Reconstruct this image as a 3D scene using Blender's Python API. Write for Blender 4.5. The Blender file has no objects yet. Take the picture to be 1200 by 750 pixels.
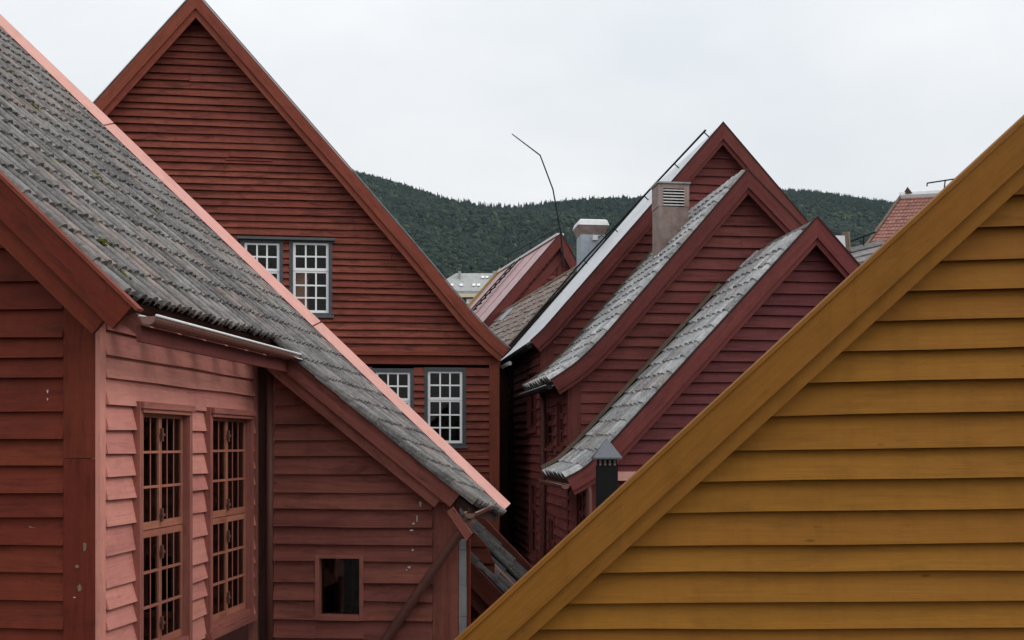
import bpy, bmesh, math, random
import numpy as np
from mathutils import Vector, Matrix
random.seed(7)
rng = np.random.default_rng(11)
SC = bpy.context.scene
COL = SC.collection
R = math.radians

# ------------------------------------------------------------------ camera
F = 1300.0            # focal length in pixels of a 1200 px wide picture
CX, HY = 600.0, 520.0  # principal column, horizon row
HC = 6.2              # eye height
cam = bpy.data.cameras.new('camera')
cam.sensor_width = 36.0
cam.lens = 36.0 * F / 1200.0
cam.shift_y = (HY - 375.0) / 1200.0
cam.clip_start = 0.1
cam.clip_end = 8000
cam_o = bpy.data.objects.new('camera', cam)
cam_o.location = (0, 0, HC)
cam_o.rotation_euler = (math.pi / 2, 0, 0)
COL.objects.link(cam_o)
SC.camera = cam_o

# ------------------------------------------------------------------ sky and sun (overcast)
SUN_EL, SUN_AZ = 34.0, 106.0     # azimuth clockwise from +Y (view direction)
w = bpy.data.worlds.new('World')
SC.world = w
w.use_nodes = True
nt = w.node_tree
nt.nodes.clear()
N, L = nt.nodes.new, nt.links.new
out = N('ShaderNodeOutputWorld')
sky = N('ShaderNodeTexSky')
sky.sky_type = 'NISHITA'
sky.sun_disc = False
sky.sun_elevation = R(SUN_EL)
sky.sun_rotation = R(SUN_AZ)
sky.dust_density = 4.0
b1 = N('ShaderNodeBackground'); b1.inputs[1].default_value = 0.06
L(sky.outputs[0], b1.inputs[0])
# closed cloud deck: even pale grey, a little brighter overhead, faint soft structure
tc = N('ShaderNodeTexCoord')
mp = N('ShaderNodeMapping'); mp.inputs['Scale'].default_value = (1.4, 1.4, 3.2)
L(tc.outputs['Generated'], mp.inputs['Vector'])
nz = N('ShaderNodeTexNoise'); nz.inputs['Scale'].default_value = 2.2
nz.inputs['Detail'].default_value = 5; nz.inputs['Roughness'].default_value = 0.5
L(mp.outputs[0], nz.inputs['Vector'])
rp = N('ShaderNodeValToRGB')
rp.color_ramp.elements[0].position = 0.32; rp.color_ramp.elements[0].color = (0.80, 0.84, 0.875, 1)
rp.color_ramp.elements[1].position = 0.66; rp.color_ramp.elements[1].color = (0.965, 0.975, 0.985, 1)
L(nz.outputs['Fac'], rp.inputs[0])
sx = N('ShaderNodeSeparateXYZ'); L(tc.outputs['Generated'], sx.inputs[0])
mr = N('ShaderNodeMapRange')
mr.inputs['From Min'].default_value = 0.0; mr.inputs['From Max'].default_value = 1.0
mr.inputs['To Min'].default_value = 0.74; mr.inputs['To Max'].default_value = 1.25
L(sx.outputs['Z'], mr.inputs['Value'])
b2 = N('ShaderNodeBackground')
L(rp.outputs[0], b2.inputs[0]); L(mr.outputs[0], b2.inputs[1])
mx = N('ShaderNodeMixShader'); mx.inputs[0].default_value = 0.93
L(b1.outputs[0], mx.inputs[1]); L(b2.outputs[0], mx.inputs[2])
L(mx.outputs[0], out.inputs[0])

sun = bpy.data.lights.new('sun', 'SUN')
sun.energy = 1.1
sun.angle = R(40)
sun.color = (1.0, 0.97, 0.93)
sun_o = bpy.data.objects.new('sun', sun)
d = Vector((math.sin(R(SUN_AZ)) * math.cos(R(SUN_EL)), math.cos(R(SUN_AZ)) * math.cos(R(SUN_EL)), math.sin(R(SUN_EL))))
sun_o.rotation_euler = d.to_track_quat('Z', 'Y').to_euler()
sun_o.location = d * 60
COL.objects.link(sun_o)

vs = SC.view_settings
vs.view_transform = 'Standard'
vs.look = 'None'
vs.gamma = 1.0
vs.use_curve_mapping = False
vs.exposure = 0.25
SC.render.engine = 'CYCLES'
SC.cycles.use_denoising = True
SC.cycles.max_bounces = 6
SC.cycles.transparent_max_bounces = 12
SC.cycles.volume_bounces = 2

# ------------------------------------------------------------------ materials
def new_mat(name):
    m = bpy.data.materials.new(name)
    m.use_nodes = True
    t = m.node_tree
    for n in list(t.nodes):
        if n.type not in ('BSDF_PRINCIPLED', 'OUTPUT_MATERIAL'):
            t.nodes.remove(n)
    p = t.nodes['Principled BSDF']
    return m, t, p

def mixc(t, fac, a, b, mode='MIX'):
    n = t.nodes.new('ShaderNodeMix'); n.data_type = 'RGBA'; n.blend_type = mode
    for i, v in ((0, fac), (6, a), (7, b)):
        if hasattr(v, 'is_linked') or hasattr(v, 'links'):
            t.links.new(v, n.inputs[i])
        else:
            n.inputs[i].default_value = v if i == 0 else (tuple(v) + (1,) if len(v) == 3 else v)
    return n.outputs[2]

def math_n(t, op, a, b=None, clamp=False):
    n = t.nodes.new('ShaderNodeMath'); n.operation = op; n.use_clamp = clamp
    for i, v in ((0, a), (1, b)):
        if v is None: continue
        if hasattr(v, 'links'): t.links.new(v, n.inputs[i])
        else: n.inputs[i].default_value = v
    return n.outputs[0]

def noise(t, vec, scale, detail=4, rough=0.55, dist=0.0):
    n = t.nodes.new('ShaderNodeTexNoise')
    n.inputs['Scale'].default_value = scale; n.inputs['Detail'].default_value = detail
    n.inputs['Roughness'].default_value = rough; n.inputs['Distortion'].default_value = dist
    if vec is not None: t.links.new(vec, n.inputs['Vector'])
    return n.outputs['Fac']

def ramp(t, v, a, b, ca=0.0, cb=1.0):
    n = t.nodes.new('ShaderNodeMapRange'); n.clamp = True
    t.links.new(v, n.inputs['Value'])
    n.inputs['From Min'].default_value = a; n.inputs['From Max'].default_value = b
    n.inputs['To Min'].default_value = ca; n.inputs['To Max'].default_value = cb
    return n.outputs[0]

def mapping(t, vec, scale, loc=(0, 0, 0)):
    n = t.nodes.new('ShaderNodeMapping')
    n.inputs['Scale'].default_value = scale; n.inputs['Location'].default_value = loc
    t.links.new(vec, n.inputs['Vector'])
    return n.outputs[0]

def paint(name, base, worn=None, var=0.16, wear=0.5, flakes=0.5, rough=0.62, bump=0.5, grime=0.55, spec=0.12, streak=0.32, grain_amt=0.42):
    """old painted timber: UV runs along the board in metres"""
    m, t, p = new_mat(name)
    tex = t.nodes.new('ShaderNodeTexCoord'); uv = tex.outputs['UV']; ob = tex.outputs['Object']
    inf = t.nodes.new('ShaderNodeObjectInfo')
    worn = worn or tuple(min(1, c * 1.4 + 0.022) for c in base)
    grain = noise(t, mapping(t, uv, (1.8, 48, 1)), 1.0, 6, 0.68, 0.6)
    blot = noise(t, ob, 1.3, 5, 0.6)
    fine = noise(t, ob, 14, 4, 0.65)
    col = mixc(t, ramp(t, blot, 0.35, 0.75, 0, wear), base, worn)
    col = mixc(t, ramp(t, grain, 0.40, 0.72, 0.0, grain_amt), col, tuple(c * 0.5 for c in base))
    strk = noise(t, mapping(t, uv, (0.9, 22, 1)), 1.0, 4, 0.6, 0.5)
    col = mixc(t, ramp(t, strk, 0.48, 0.70, 0.0, streak), col, tuple(c * 0.55 for c in base))
    col = mixc(t, ramp(t, strk, 0.50, 0.28, 0.0, streak * 0.7), col, worn)
    col = mixc(t, ramp(t, fine, 0.48, 0.78, 0, 0.30 * wear + 0.08), col, worn)
    # dark streaky stains with their own shapes
    st = noise(t, mapping(t, uv, (1.6, 9, 1)), 1.0, 6, 0.68, 0.8)
    col = mixc(t, ramp(t, st, 0.51, 0.64, 0, grime), col, tuple(c * 0.28 + 0.004 for c in base))
    # broad dull patches of old dirt
    pat = noise(t, mapping(t, ob, (0.7, 0.7, 2.2)), 1.6, 6, 0.72, 0.6)
    col = mixc(t, ramp(t, pat, 0.52, 0.68, 0, grime * 0.8), col, tuple(c * 0.36 + 0.006 for c in base))
    # vertical weather runs
    run = noise(t, mapping(t, ob, (9, 9, 0.5)), 1.0, 4, 0.6)
    col = mixc(t, ramp(t, run, 0.5, 0.78, 0, 0.30), col, tuple(c * 0.5 for c in base))
    # knots
    vo = t.nodes.new('ShaderNodeTexVoronoi'); vo.inputs['Scale'].default_value = 1.0
    t.links.new(mapping(t, uv, (2.6, 9, 1)), vo.inputs['Vector'])
    kn = ramp(t, vo.outputs['Distance'], 0.035, 0.095, 1.0, 0.0)
    kn2 = math_n(t, 'MULTIPLY', kn, ramp(t, noise(t, uv, 1.7, 1), 0.52, 0.56, 0, 1.0))
    col = mixc(t, math_n(t, 'MULTIPLY', kn2, 0.75), col, tuple(c * 0.35 for c in base))
    # chips where bare wood shows
    fl = noise(t, mapping(t, uv, (7, 16, 1)), 1.0, 2, 0.5)
    chip = math_n(t, 'MULTIPLY', ramp(t, fl, 0.745, 0.765, 0, flakes), ramp(t, blot, 0.5, 0.6, 0, 1))
    col = mixc(t, chip, col, (0.45, 0.41, 0.37))
    rv = math_n(t, 'ADD', math_n(t, 'MULTIPLY', inf.outputs['Random'], 2 * var), 1 - var)
    hsv = t.nodes.new('ShaderNodeHueSaturation')
    t.links.new(col, hsv.inputs['Color']); t.links.new(rv, hsv.inputs['Value'])
    t.links.new(ramp(t, inf.outputs['Random'], 0, 1, 0.497, 0.503), hsv.inputs['Hue'])
    t.links.new(hsv.outputs[0], p.inputs['Base Color'])
    t.links.new(ramp(t, blot, 0.3, 0.7, rough - 0.1, rough + 0.16), p.inputs['Roughness'])
    p.inputs['Specular IOR Level'].default_value = spec
    h = math_n(t, 'ADD', math_n(t, 'MULTIPLY', grain, 0.7), math_n(t, 'MULTIPLY', fine, 0.45))
    h = math_n(t, 'SUBTRACT', h, math_n(t, 'MULTIPLY', chip, 0.4))
    h = math_n(t, 'SUBTRACT', h, math_n(t, 'MULTIPLY', kn2, 0.3))
    bp = t.nodes.new('ShaderNodeBump'); bp.inputs['Strength'].default_value = bump; bp.inputs['Distance'].default_value = 0.012
    t.links.new(h, bp.inputs['Height']); t.links.new(bp.outputs[0], p.inputs['Normal'])
    return m

def tile_mat(name, base, alt, dark, lichen=0.5, rough=0.62, spec=0.5, warm=None):
    m, t, p = new_mat(name)
    tex = t.nodes.new('ShaderNodeTexCoord'); ob = tex.outputs['Object']
    inf = t.nodes.new('ShaderNodeObjectInfo')
    at = t.nodes.new('ShaderNodeAttribute'); at.attribute_name = 'tile_random'
    r = math_n(t, 'FRACT', math_n(t, 'ADD', inf.outputs['Random'], at.outputs['Fac']))
    geo = t.nodes.new('ShaderNodeNewGeometry'); pos = geo.outputs['Position']
    col = mixc(t, ramp(t, r, 0.0, 1.0), base, alt)
    if warm:
        r2 = math_n(t, 'FRACT', math_n(t, 'MULTIPLY', r, 7.31))
        col = mixc(t, ramp(t, r2, 0.80, 0.98, 0, 0.75), col, warm)
    r3 = math_n(t, 'FRACT', math_n(t, 'MULTIPLY', r, 13.7))
    col = mixc(t, ramp(t, r3, 0.72, 1.0, 0, 0.7), col, dark)
    n1 = noise(t, pos, 9, 5, 0.65)
    col = mixc(t, ramp(t, n1, 0.42, 0.7, 0, 0.7), col, dark)
    n2 = noise(t, pos, 34, 4, 0.7)
    col = mixc(t, ramp(t, n2, 0.5, 0.75, 0, 0.45), col, tuple(min(1, c * 1.7 + 0.02) for c in alt))
    n3 = noise(t, pos, 3.1, 5, 0.72)
    n4 = noise(t, pos, 23, 3, 0.6)
    li = math_n(t, 'MULTIPLY', ramp(t, n3, 0.60, 0.68, 0, lichen), ramp(t, n4, 0.5, 0.6, 0, 1))
    col = mixc(t, li, col, (0.17, 0.16, 0.035))
    t.links.new(col, p.inputs['Base Color'])
    t.links.new(ramp(t, n1, 0.3, 0.7, rough - 0.15, rough + 0.2), p.inputs['Roughness'])
    p.inputs['Specular IOR Level'].default_value = spec
    bp = t.nodes.new('ShaderNodeBump'); bp.inputs['Strength'].default_value = 0.5; bp.inputs['Distance'].default_value = 0.006
    t.links.new(n2, bp.inputs['Height']); t.links.new(bp.outputs[0], p.inputs['Normal'])
    return m

def metal_mat(name, base, dirt, rough=0.4, metallic=0.0, spec=0.5, streak=0.5, bump=0.15):
    m, t, p = new_mat(name)
    tex = t.nodes.new('ShaderNodeTexCoord'); ob = tex.outputs['Object']
    n1 = noise(t, ob, 5, 6, 0.65)
    n2 = noise(t, mapping(t, ob, (16, 16, 1.2)), 1.0, 4, 0.6)
    n3 = noise(t, ob, 40, 3, 0.6)
    col = mixc(t, ramp(t, n1, 0.45, 0.75, 0, streak), base, dirt)
    col = mixc(t, ramp(t, n2, 0.5, 0.8, 0, streak * 0.8), col, dirt)
    col = mixc(t, ramp(t, n3, 0.55, 0.8, 0, 0.25), col, tuple(c * 0.6 for c in base))
    t.links.new(col, p.inputs['Base Color'])
    t.links.new(ramp(t, n1, 0.3, 0.7, rough, rough + 0.25), p.inputs['Roughness'])
    p.inputs['Metallic'].default_value = metallic
    p.inputs['Specular IOR Level'].default_value = spec
    bp = t.nodes.new('ShaderNodeBump'); bp.inputs['Strength'].default_value = bump; bp.inputs['Distance'].default_value = 0.01
    t.links.new(n1, bp.inputs['Height']); t.links.new(bp.outputs[0], p.inputs['Normal'])
    return m

def glass_mat(name, tint=0.55, refl=0.5):
    m, t, p = new_mat(name)
    t.nodes.remove(p)
    o = t.nodes['Material Output']
    tr = t.nodes.new('ShaderNodeBsdfTransparent'); tr.inputs[0].default_value = (tint, tint * 0.98, tint * 0.95, 1)
    gl = t.nodes.new('ShaderNodeBsdfGlossy'); gl.inputs['Roughness'].default_value = 0.03
    fr = t.nodes.new('ShaderNodeFresnel'); fr.inputs[0].default_value = 1.5
    tex = t.nodes.new('ShaderNodeTexCoord')
    nn = noise(t, tex.outputs['Object'], 3.5, 2)
    bp = t.nodes.new('ShaderNodeBump'); bp.inputs['Strength'].default_value = 0.08; bp.inputs['Distance'].default_value = 0.01
    t.links.new(nn, bp.inputs['Height'])
    t.links.new(bp.outputs[0], gl.inputs['Normal']); t.links.new(bp.outputs[0], fr.inputs['Normal'])
    ms = t.nodes.new('ShaderNodeMixShader')
    t.links.new(math_n(t, 'MULTIPLY', fr.outputs[0], refl * 2), ms.inputs[0])
    t.links.new(tr.outputs[0], ms.inputs[1]); t.links.new(gl.outputs[0], ms.inputs[2])
    t.links.new(ms.outputs[0], o.inputs[0])
    return m

def plain(name, base, rough=0.7, spec=0.3, var=0.3, scale=6.0):
    m, t, p = new_mat(name)
    tex = t.nodes.new('ShaderNodeTexCoord')
    n1 = noise(t, tex.outputs['Object'], scale, 5, 0.6)
    t.links.new(mixc(t, ramp(t, n1, 0.3, 0.75), base, tuple(c * (1 - var) for c in base)), p.inputs['Base Color'])
    p.inputs['Roughness'].default_value = rough
    p.inputs['Specular IOR Level'].default_value = spec
    return m

def brick_mat(name):
    m, t, p = new_mat(name)
    tex = t.nodes.new('ShaderNodeTexCoord')
    sep = t.nodes.new('ShaderNodeSeparateXYZ'); t.links.new(tex.outputs['Object'], sep.inputs[0])
    cmb = t.nodes.new('ShaderNodeCombineXYZ')
    t.links.new(sep.outputs[0], cmb.inputs[0]); t.links.new(sep.outputs[2], cmb.inputs[1])
    b = t.nodes.new('ShaderNodeTexBrick'); b.inputs['Scale'].default_value = 4.5
    b.inputs['Color1'].default_value = (0.66, 0.30, 0.22, 1); b.inputs['Color2'].default_value = (0.56, 0.34, 0.20, 1)
    b.inputs['Mortar'].default_value = (0.3, 0.26, 0.23, 1)
    t.links.new(cmb.outputs[0], b.inputs['Vector'])
    t.links.new(b.outputs[0], p.inputs['Base Color'])
    p.inputs['Roughness'].default_value = 0.85
    return m

M = {}
M['red'] = paint('old_red_paint', (0.220, 0.055, 0.0370), var=0.13, wear=0.4, grime=0.7)
M['red_trim'] = paint('old_red_trim_paint', (0.240, 0.060, 0.0360), var=0.06, wear=0.30, grime=0.3, flakes=0.2)
M['deep_red'] = paint('deep_red_paint', (0.150, 0.026, 0.0120), var=0.12, wear=0.3, grime=0.45, streak=0.14, grain_amt=0.2)
M['brown_red'] = paint('brown_red_paint', (0.235, 0.075, 0.0560), var=0.10, wear=0.4, grime=0.5)
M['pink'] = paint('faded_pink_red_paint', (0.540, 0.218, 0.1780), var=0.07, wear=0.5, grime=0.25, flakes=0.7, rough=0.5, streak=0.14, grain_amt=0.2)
M['pale_pink'] = paint('pink_board_paint_sky_sheen', (0.620, 0.325, 0.2800), var=0.02, wear=0.2, grime=0.06, flakes=0.0, rough=0.5, bump=0.15, streak=0.14, grain_amt=0.2)  # lightened so the verge board carries its sky sheen in the colour
M['wine'] = paint('wine_red_paint', (0.170, 0.045, 0.0390), var=0.10, wear=0.35, grime=0.5)
M['wine_trim'] = paint('wine_red_trim_paint', (0.145, 0.037, 0.0310), var=0.05, wear=0.3, grime=0.3, flakes=0.15)
M['plum'] = paint('plum_red_paint', (0.140, 0.034, 0.0360), var=0.08, wear=0.3, grime=0.35)
M['plum_trim'] = paint('plum_red_trim_paint', (0.165, 0.040, 0.0370), var=0.05, wear=0.3, grime=0.3)
M['yellow'] = paint('ochre_paint', (0.295, 0.119, 0.0150), worn=(0.335, 0.150, 0.032), var=0.06, wear=0.4, grime=0.22, flakes=0.1, streak=0.14, grain_amt=0.2)
M['yellow_trim'] = paint('ochre_trim_paint', (0.275, 0.111, 0.0145), worn=(0.315, 0.142, 0.032), var=0.04, wear=0.45, grime=0.2, flakes=0.04, streak=0.14, grain_amt=0.2)
M['shaded_red'] = paint('shade_toned_red_paint', (0.085, 0.020, 0.012), var=0.1, wear=0.3, grime=0.6)  # deep shade over the low house is mixed into this red
M['bare'] = paint('weathered_bare_timber', (0.17, 0.125, 0.09), var=0.2, wear=0.6, grime=0.6)
M['dark_timber'] = paint('dark_timber', (0.050, 0.022, 0.0160), var=0.2, wear=0.5, grime=0.5)
M['tile_grey'] = tile_mat('grey_pantile', (0.082, 0.077, 0.074), (0.21, 0.193, 0.184), (0.028, 0.026, 0.025), lichen=0.75, warm=(0.24, 0.165, 0.138))
M['tile_slate'] = tile_mat('pale_grey_tile', (0.25, 0.255, 0.258), (0.52, 0.515, 0.51), (0.08, 0.08, 0.08), lichen=0.15, rough=0.45, warm=(0.24, 0.18, 0.15))
M['tile_brown'] = tile_mat('brown_tile', (0.19, 0.13, 0.105), (0.30, 0.235, 0.20), (0.07, 0.05, 0.042), lichen=0.35, warm=(0.32, 0.14, 0.09))
M['tile_red'] = tile_mat('brick_red_tile', (0.25, 0.09, 0.065), (0.33, 0.14, 0.105), (0.10, 0.04, 0.032), lichen=0.0)
M['tile_shaded'] = tile_mat('shade_toned_tile', (0.022, 0.020, 0.020), (0.055, 0.050, 0.050), (0.008, 0.007, 0.007), lichen=0.6, spec=0.08, rough=0.85)  # tile tone darkened to carry the deep shade on the low roof
M['sheet_white'] = metal_mat('pale_roof_sheet', (0.60, 0.62, 0.65), (0.34, 0.34, 0.34), rough=0.35, streak=0.6)
M['sheet_red'] = metal_mat('faded_red_roof_sheet', (0.40, 0.185, 0.19), (0.28, 0.12, 0.12), rough=0.28, streak=0.4, spec=0.8)
M['zinc'] = metal_mat('zinc', (0.40, 0.45, 0.50), (0.24, 0.26, 0.28), rough=0.4, metallic=0.4, streak=0.5)
M['white_metal'] = metal_mat('white_painted_metal', (0.74, 0.74, 0.74), (0.45, 0.42, 0.40), rough=0.5, streak=0.35)
M['rust_panel'] = metal_mat('rust_stained_panel', (0.30, 0.225, 0.20), (0.17, 0.105, 0.085), rough=0.6, streak=0.9)
M['gutter'] = metal_mat('brown_gutter_metal', (0.24, 0.11, 0.085), (0.14, 0.06, 0.045), rough=0.22, metallic=0.25, spec=0.8, streak=0.3)
M['pipe'] = metal_mat('brown_pipe', (0.125, 0.045, 0.034), (0.075, 0.026, 0.02), rough=0.5, streak=0.4)
M['black_metal'] = metal_mat('black_metal', (0.009, 0.009, 0.010), (0.018, 0.018, 0.019), rough=0.55, streak=0.5, spec=0.2)
M['lead'] = metal_mat('lead_flashing', (0.30, 0.31, 0.32), (0.16, 0.16, 0.165), rough=0.4, metallic=0.2, streak=0.8, bump=0.5)
M['lead_dark'] = metal_mat('dark_zinc', (0.13, 0.14, 0.155), (0.07, 0.07, 0.075), rough=0.35, metallic=0.3, streak=0.6)
M['white'] = plain('white_window_paint', (0.95, 0.95, 0.95), 0.5, 0.4, 0.05)
M['grey_frame'] = plain('grey_window_paint', (0.085, 0.093, 0.105), 0.6, 0.3, 0.3, 9)
M['grey_sill'] = plain('grey_sill_paint', (0.11, 0.12, 0.13), 0.6, 0.3, 0.3, 9)
M['orange_frame'] = paint('salmon_window_paint', (0.370, 0.140, 0.0920), var=0.06, wear=0.5, grime=0.4, flakes=0.6)
M['window_pink'] = paint('window_casing_paint', (0.320, 0.115, 0.0900), var=0.05, wear=0.4, grime=0.35)
M['glass'] = glass_mat('old_window_glass', 0.85, 0.2)
M['glass_dim'] = glass_mat('dim_window_glass', 0.7, 0.5)
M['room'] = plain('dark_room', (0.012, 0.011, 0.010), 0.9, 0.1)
M['brick'] = brick_mat('indoor_brick')
M['stone_wall'] = plain('wall_core_timber', (0.09, 0.035, 0.03), 0.9, 0.1)
M['moss'] = plain('moss', (0.13, 0.135, 0.022), 0.95, 0.1, 0.5, 40)
M['render_yellow'] = plain('yellow_ochre_board', (0.50, 0.36, 0.14), 0.7, 0.2, 0.2)
M['cream'] = plain('cream_render', (0.74, 0.66, 0.48), 0.85, 0.2, 0.15, 2)
M['brown_brick'] = plain('brown_brick_band', (0.19, 0.115, 0.07), 0.9, 0.1, 0.3, 3)
M['slate_far'] = plain('far_slate', (0.38, 0.39, 0.375), 0.6, 0.4, 0.35, 3)
M['far_glass'] = plain('far_window_glass', (0.10, 0.12, 0.14), 0.1, 0.6, 0.3)
M['skylight'] = plain('skylight_glass', (0.82, 0.84, 0.86), 0.15, 0.8, 0.05)
M['ground'] = plain('dark_ground', (0.075, 0.07, 0.065), 0.95, 0.1, 0.4, 2)

def veg_mat(name, attr):
    m, t, p = new_mat(name)
    at = t.nodes.new('ShaderNodeAttribute'); at.attribute_name = attr
    t.links.new(at.outputs['Color'], p.inputs['Base Color'])
    p.inputs['Roughness'].default_value = 0.85
    p.inputs['Specular IOR Level'].default_value = 0.1
    return m
M['forest'] = veg_mat('forest_foliage', 'leaf_colour')
m, t, p = new_mat('hill_undergrowth')
tex = t.nodes.new('ShaderNodeTexCoord')
n1 = noise(t, tex.outputs['Object'], 0.05, 6, 0.7)
t.links.new(mixc(t, ramp(t, n1, 0.35, 0.7), (0.012, 0.022, 0.014), (0.03, 0.045, 0.025)), p.inputs['Base Color'])
p.inputs['Roughness'].default_value = 0.95; p.inputs['Specular IOR Level'].default_value = 0.05
M['hill'] = m

# ------------------------------------------------------------------ building helpers
class MB:
    """collects faces of ONE part, then links them as one mesh object"""
    def __init__(self): self.v, self.f, self.uv = [], [], []
    def quad(self, pts, uvs=None):
        i = len(self.v); self.v += [tuple(p) for p in pts]
        self.f.append(tuple(range(i, i + len(pts))))
        if uvs is None:
            a = Vector(pts[1]) - Vector(pts[0]); b = Vector(pts[-1]) - Vector(pts[0])
            la, lb = a.length, b.length
            base = [(0, 0), (la, 0), (la, lb), (0, lb)] if len(pts) == 4 else [(0, 0)] * len(pts)
            if la < lb: base = [(y, x) for x, y in base]
            uvs = base
        self.uv += uvs
    def hexa(self, p):   # p: 8 points, 0-3 front loop, 4-7 back loop
        for idx in ((0, 1, 2, 3), (5, 4, 7, 6), (4, 5, 1, 0), (3, 2, 6, 7), (4, 0, 3, 7), (1, 5, 6, 2)):
            self.quad([p[i] for i in idx])
    def box(self, fm, s0, s1, z0, z1, n0, n1):
        self.hexa([fm(s0, z0, n1), fm(s1, z0, n1), fm(s1, z1, n1), fm(s0, z1, n1),
                   fm(s0, z0, n0), fm(s1, z0, n0), fm(s1, z1, n0), fm(s0, z1, n0)])
    def tube(self, pts, r, seg=8, cap=True, r1=None):
        pts = [Vector(p) for p in pts]
        rings = []
        for k, p in enumerate(pts):
            a = pts[max(k - 1, 0)]; b = pts[min(k + 1, len(pts) - 1)]
            dr = (b - a).normalized()
            up = Vector((0, 0, 1)) if abs(dr.z) < 0.95 else Vector((1, 0, 0))
            x = dr.cross(up).normalized(); y = dr.cross(x).normalized()
            rr = r if r1 is None else r + (r1 - r) * k / (len(pts) - 1)
            rings.append([p + (x * math.cos(2 * math.pi * j / seg) + y * math.sin(2 * math.pi * j / seg)) * rr for j in range(seg)])
        for k in range(len(rings) - 1):
            for j in range(seg):
                self.quad([rings[k][j], rings[k][(j + 1) % seg], rings[k + 1][(j + 1) % seg], rings[k + 1][j]])
        if cap:
            self.quad(rings[0]); self.quad(rings[-1][::-1])
    def build(self, name, mat, parent=None, smooth=False, uvoff=None):
        me = bpy.data.meshes.new(name)
        me.from_pydata(self.v, [], self.f)
        l = me.uv_layers.new(name='UVMap')
        o = uvoff or (random.random() * 40, random.random() * 40)
        flat = np.array(self.uv, dtype=np.float32) + np.array(o, dtype=np.float32)
        l.data.foreach_set('uv', flat.ravel())
        bm = bmesh.new(); bm.from_mesh(me)
        bmesh.ops.remove_doubles(bm, verts=bm.verts[:], dist=1e-5)
        bmesh.ops.recalc_face_normals(bm, faces=bm.faces[:])
        bm.to_mesh(me); bm.free()
        me.materials.append(mat)
        if smooth:
            me.polygons.foreach_set('use_smooth', [True] * len(me.polygons))
        ob = bpy.data.objects.new(name, me)
        COL.objects.link(ob)
        if parent is not None: ob.parent = parent
        return ob

def tag(o, label, cat, group=None, kind=None):
    if label: o['label'] = label
    if cat: o['category'] = cat
    if group: o['group'] = group
    if kind: o['kind'] = kind
    return o

def ray(px, py):
    return Vector(((px - CX) / F, 1.0, (HY - py) / F))

def P(px, py, d):
    return Vector((0, 0, HC)) + ray(px, py) * d

class Frame:
    """a house: origin on the ground, turned by th; u along the gable wall, v into depth"""
    def __init__(self, x, y, th):
        self.x, self.y, self.th = x, y, th
        self.c, self.s = math.cos(th), math.sin(th)
    def loc(self, w):
        dx, dy = w.x - self.x, w.y - self.y
        return Vector((dx * self.c + dy * self.s, -dx * self.s + dy * self.c, w.z))
    def world(self, u, v, z):
        return Vector((self.x + u * self.c - v * self.s, self.y + u * self.s + v * self.c, z))
    def gable(self, px, py, v):      # (u, z) on plane v
        r = ray(px, py)
        rv = -r.x * self.s + r.y * self.c
        ov = -(-self.x * self.s + -self.y * self.c)  # v of frame origin seen from camera
        t = (v + (-self.x * self.s + self.y * self.c)) / rv
        w = Vector((0, 0, HC)) + r * t
        l = self.loc(w)
        return l.x, l.z
    def side(self, px, py, u):       # (v, z) on plane u
        r = ray(px, py)
        ru = r.x * self.c + r.y * self.s
        t = (u + (self.x * self.c + self.y * self.s)) / ru
        w = Vector((0, 0, HC)) + r * t
        l = self.loc(w)
        return l.y, l.z
    def empty(self, name, label, cat, group=None):
        e = bpy.data.objects.new(name, None)
        e.empty_display_size = 0.5
        e.location = (self.x, self.y, 0)
        e.rotation_euler = (0, 0, self.th)
        COL.objects.link(e)
        return tag(e, label, cat, group)

def fm_front(v0):   # a wall facing the viewer
    return lambda s, z, n: (s, v0 - n, z)
def fm_right(u0):   # a side wall facing +u
    return lambda s, z, n: (u0 + n, s, z)
def fm_left(u0):    # a side wall facing -u
    return lambda s, z, n: (u0 - n, s, z)

def plank(parent, name, mat, fm, s0b, s1b, s0t, s1t, zb, zt, nb, nt, th=0.018, slope=0.0, wob=0.003, seg=None, sref=0.0):
    L_ = max(s1b - s0b, s1t - s0t)
    if L_ < 0.02: return None
    seg = seg or max(1, min(7, int(L_ / 0.55)))
    m = MB()
    rows = []
    for i in range(seg + 1):
        t = i / seg
        sb, st = s0b + (s1b - s0b) * t, s0t + (s1t - s0t) * t
        w = random.uniform(-wob, wob); wn = random.uniform(0, wob)
        zb_, zt_ = zb + w + slope * (sb - sref), zt + slope * (st - sref)
        rows.append((fm(sb, zb_, nb + wn), fm(st, zt_, nt), fm(st, zt_, nt - th), fm(sb, zb_ , nb + wn - th), sb, st))
    H = zt - zb
    for i in range(seg):
        a, b = rows[i], rows[i + 1]
        m.quad([a[0], b[0], b[1], a[1]], [(a[4], 0), (b[4], 0), (b[5], H), (a[5], H)])
        m.quad([a[3], b[3], b[0], a[0]], [(a[4], -th), (b[4], -th), (b[4], 0), (a[4], 0)])
        m.quad([b[3], a[3], a[2], b[2]], [(b[4], 0), (a[4], 0), (a[5], H), (b[5], H)])
        m.quad([a[1], b[1], b[2], a[2]], [(a[5], H), (b[5], H), (b[5], H + th), (a[5], H + th)])
    a, b = rows[0], rows[-1]
    m.quad([a[3], a[0], a[1], a[2]]); m.quad([b[0], b[3], b[2], b[1]])
    return m.build(name, mat, parent)

def interp(poly, z):
    """poly: list of (u,z) with z falling or rising monotonically -> u at z"""
    p = sorted(poly, key=lambda q: q[1])
    if z <= p[0][1]: return p[0][0] + (p[1][0] - p[0][0]) * (z - p[0][1]) / (p[1][1] - p[0][1])
    for a, b in zip(p, p[1:]):
        if z <= b[1]: return a[0] + (b[0] - a[0]) * (z - a[1]) / (b[1] - a[1])
    a, b = p[-2], p[-1]
    return a[0] + (b[0] - a[0]) * (z - a[1]) / (b[1] - a[1])

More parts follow.
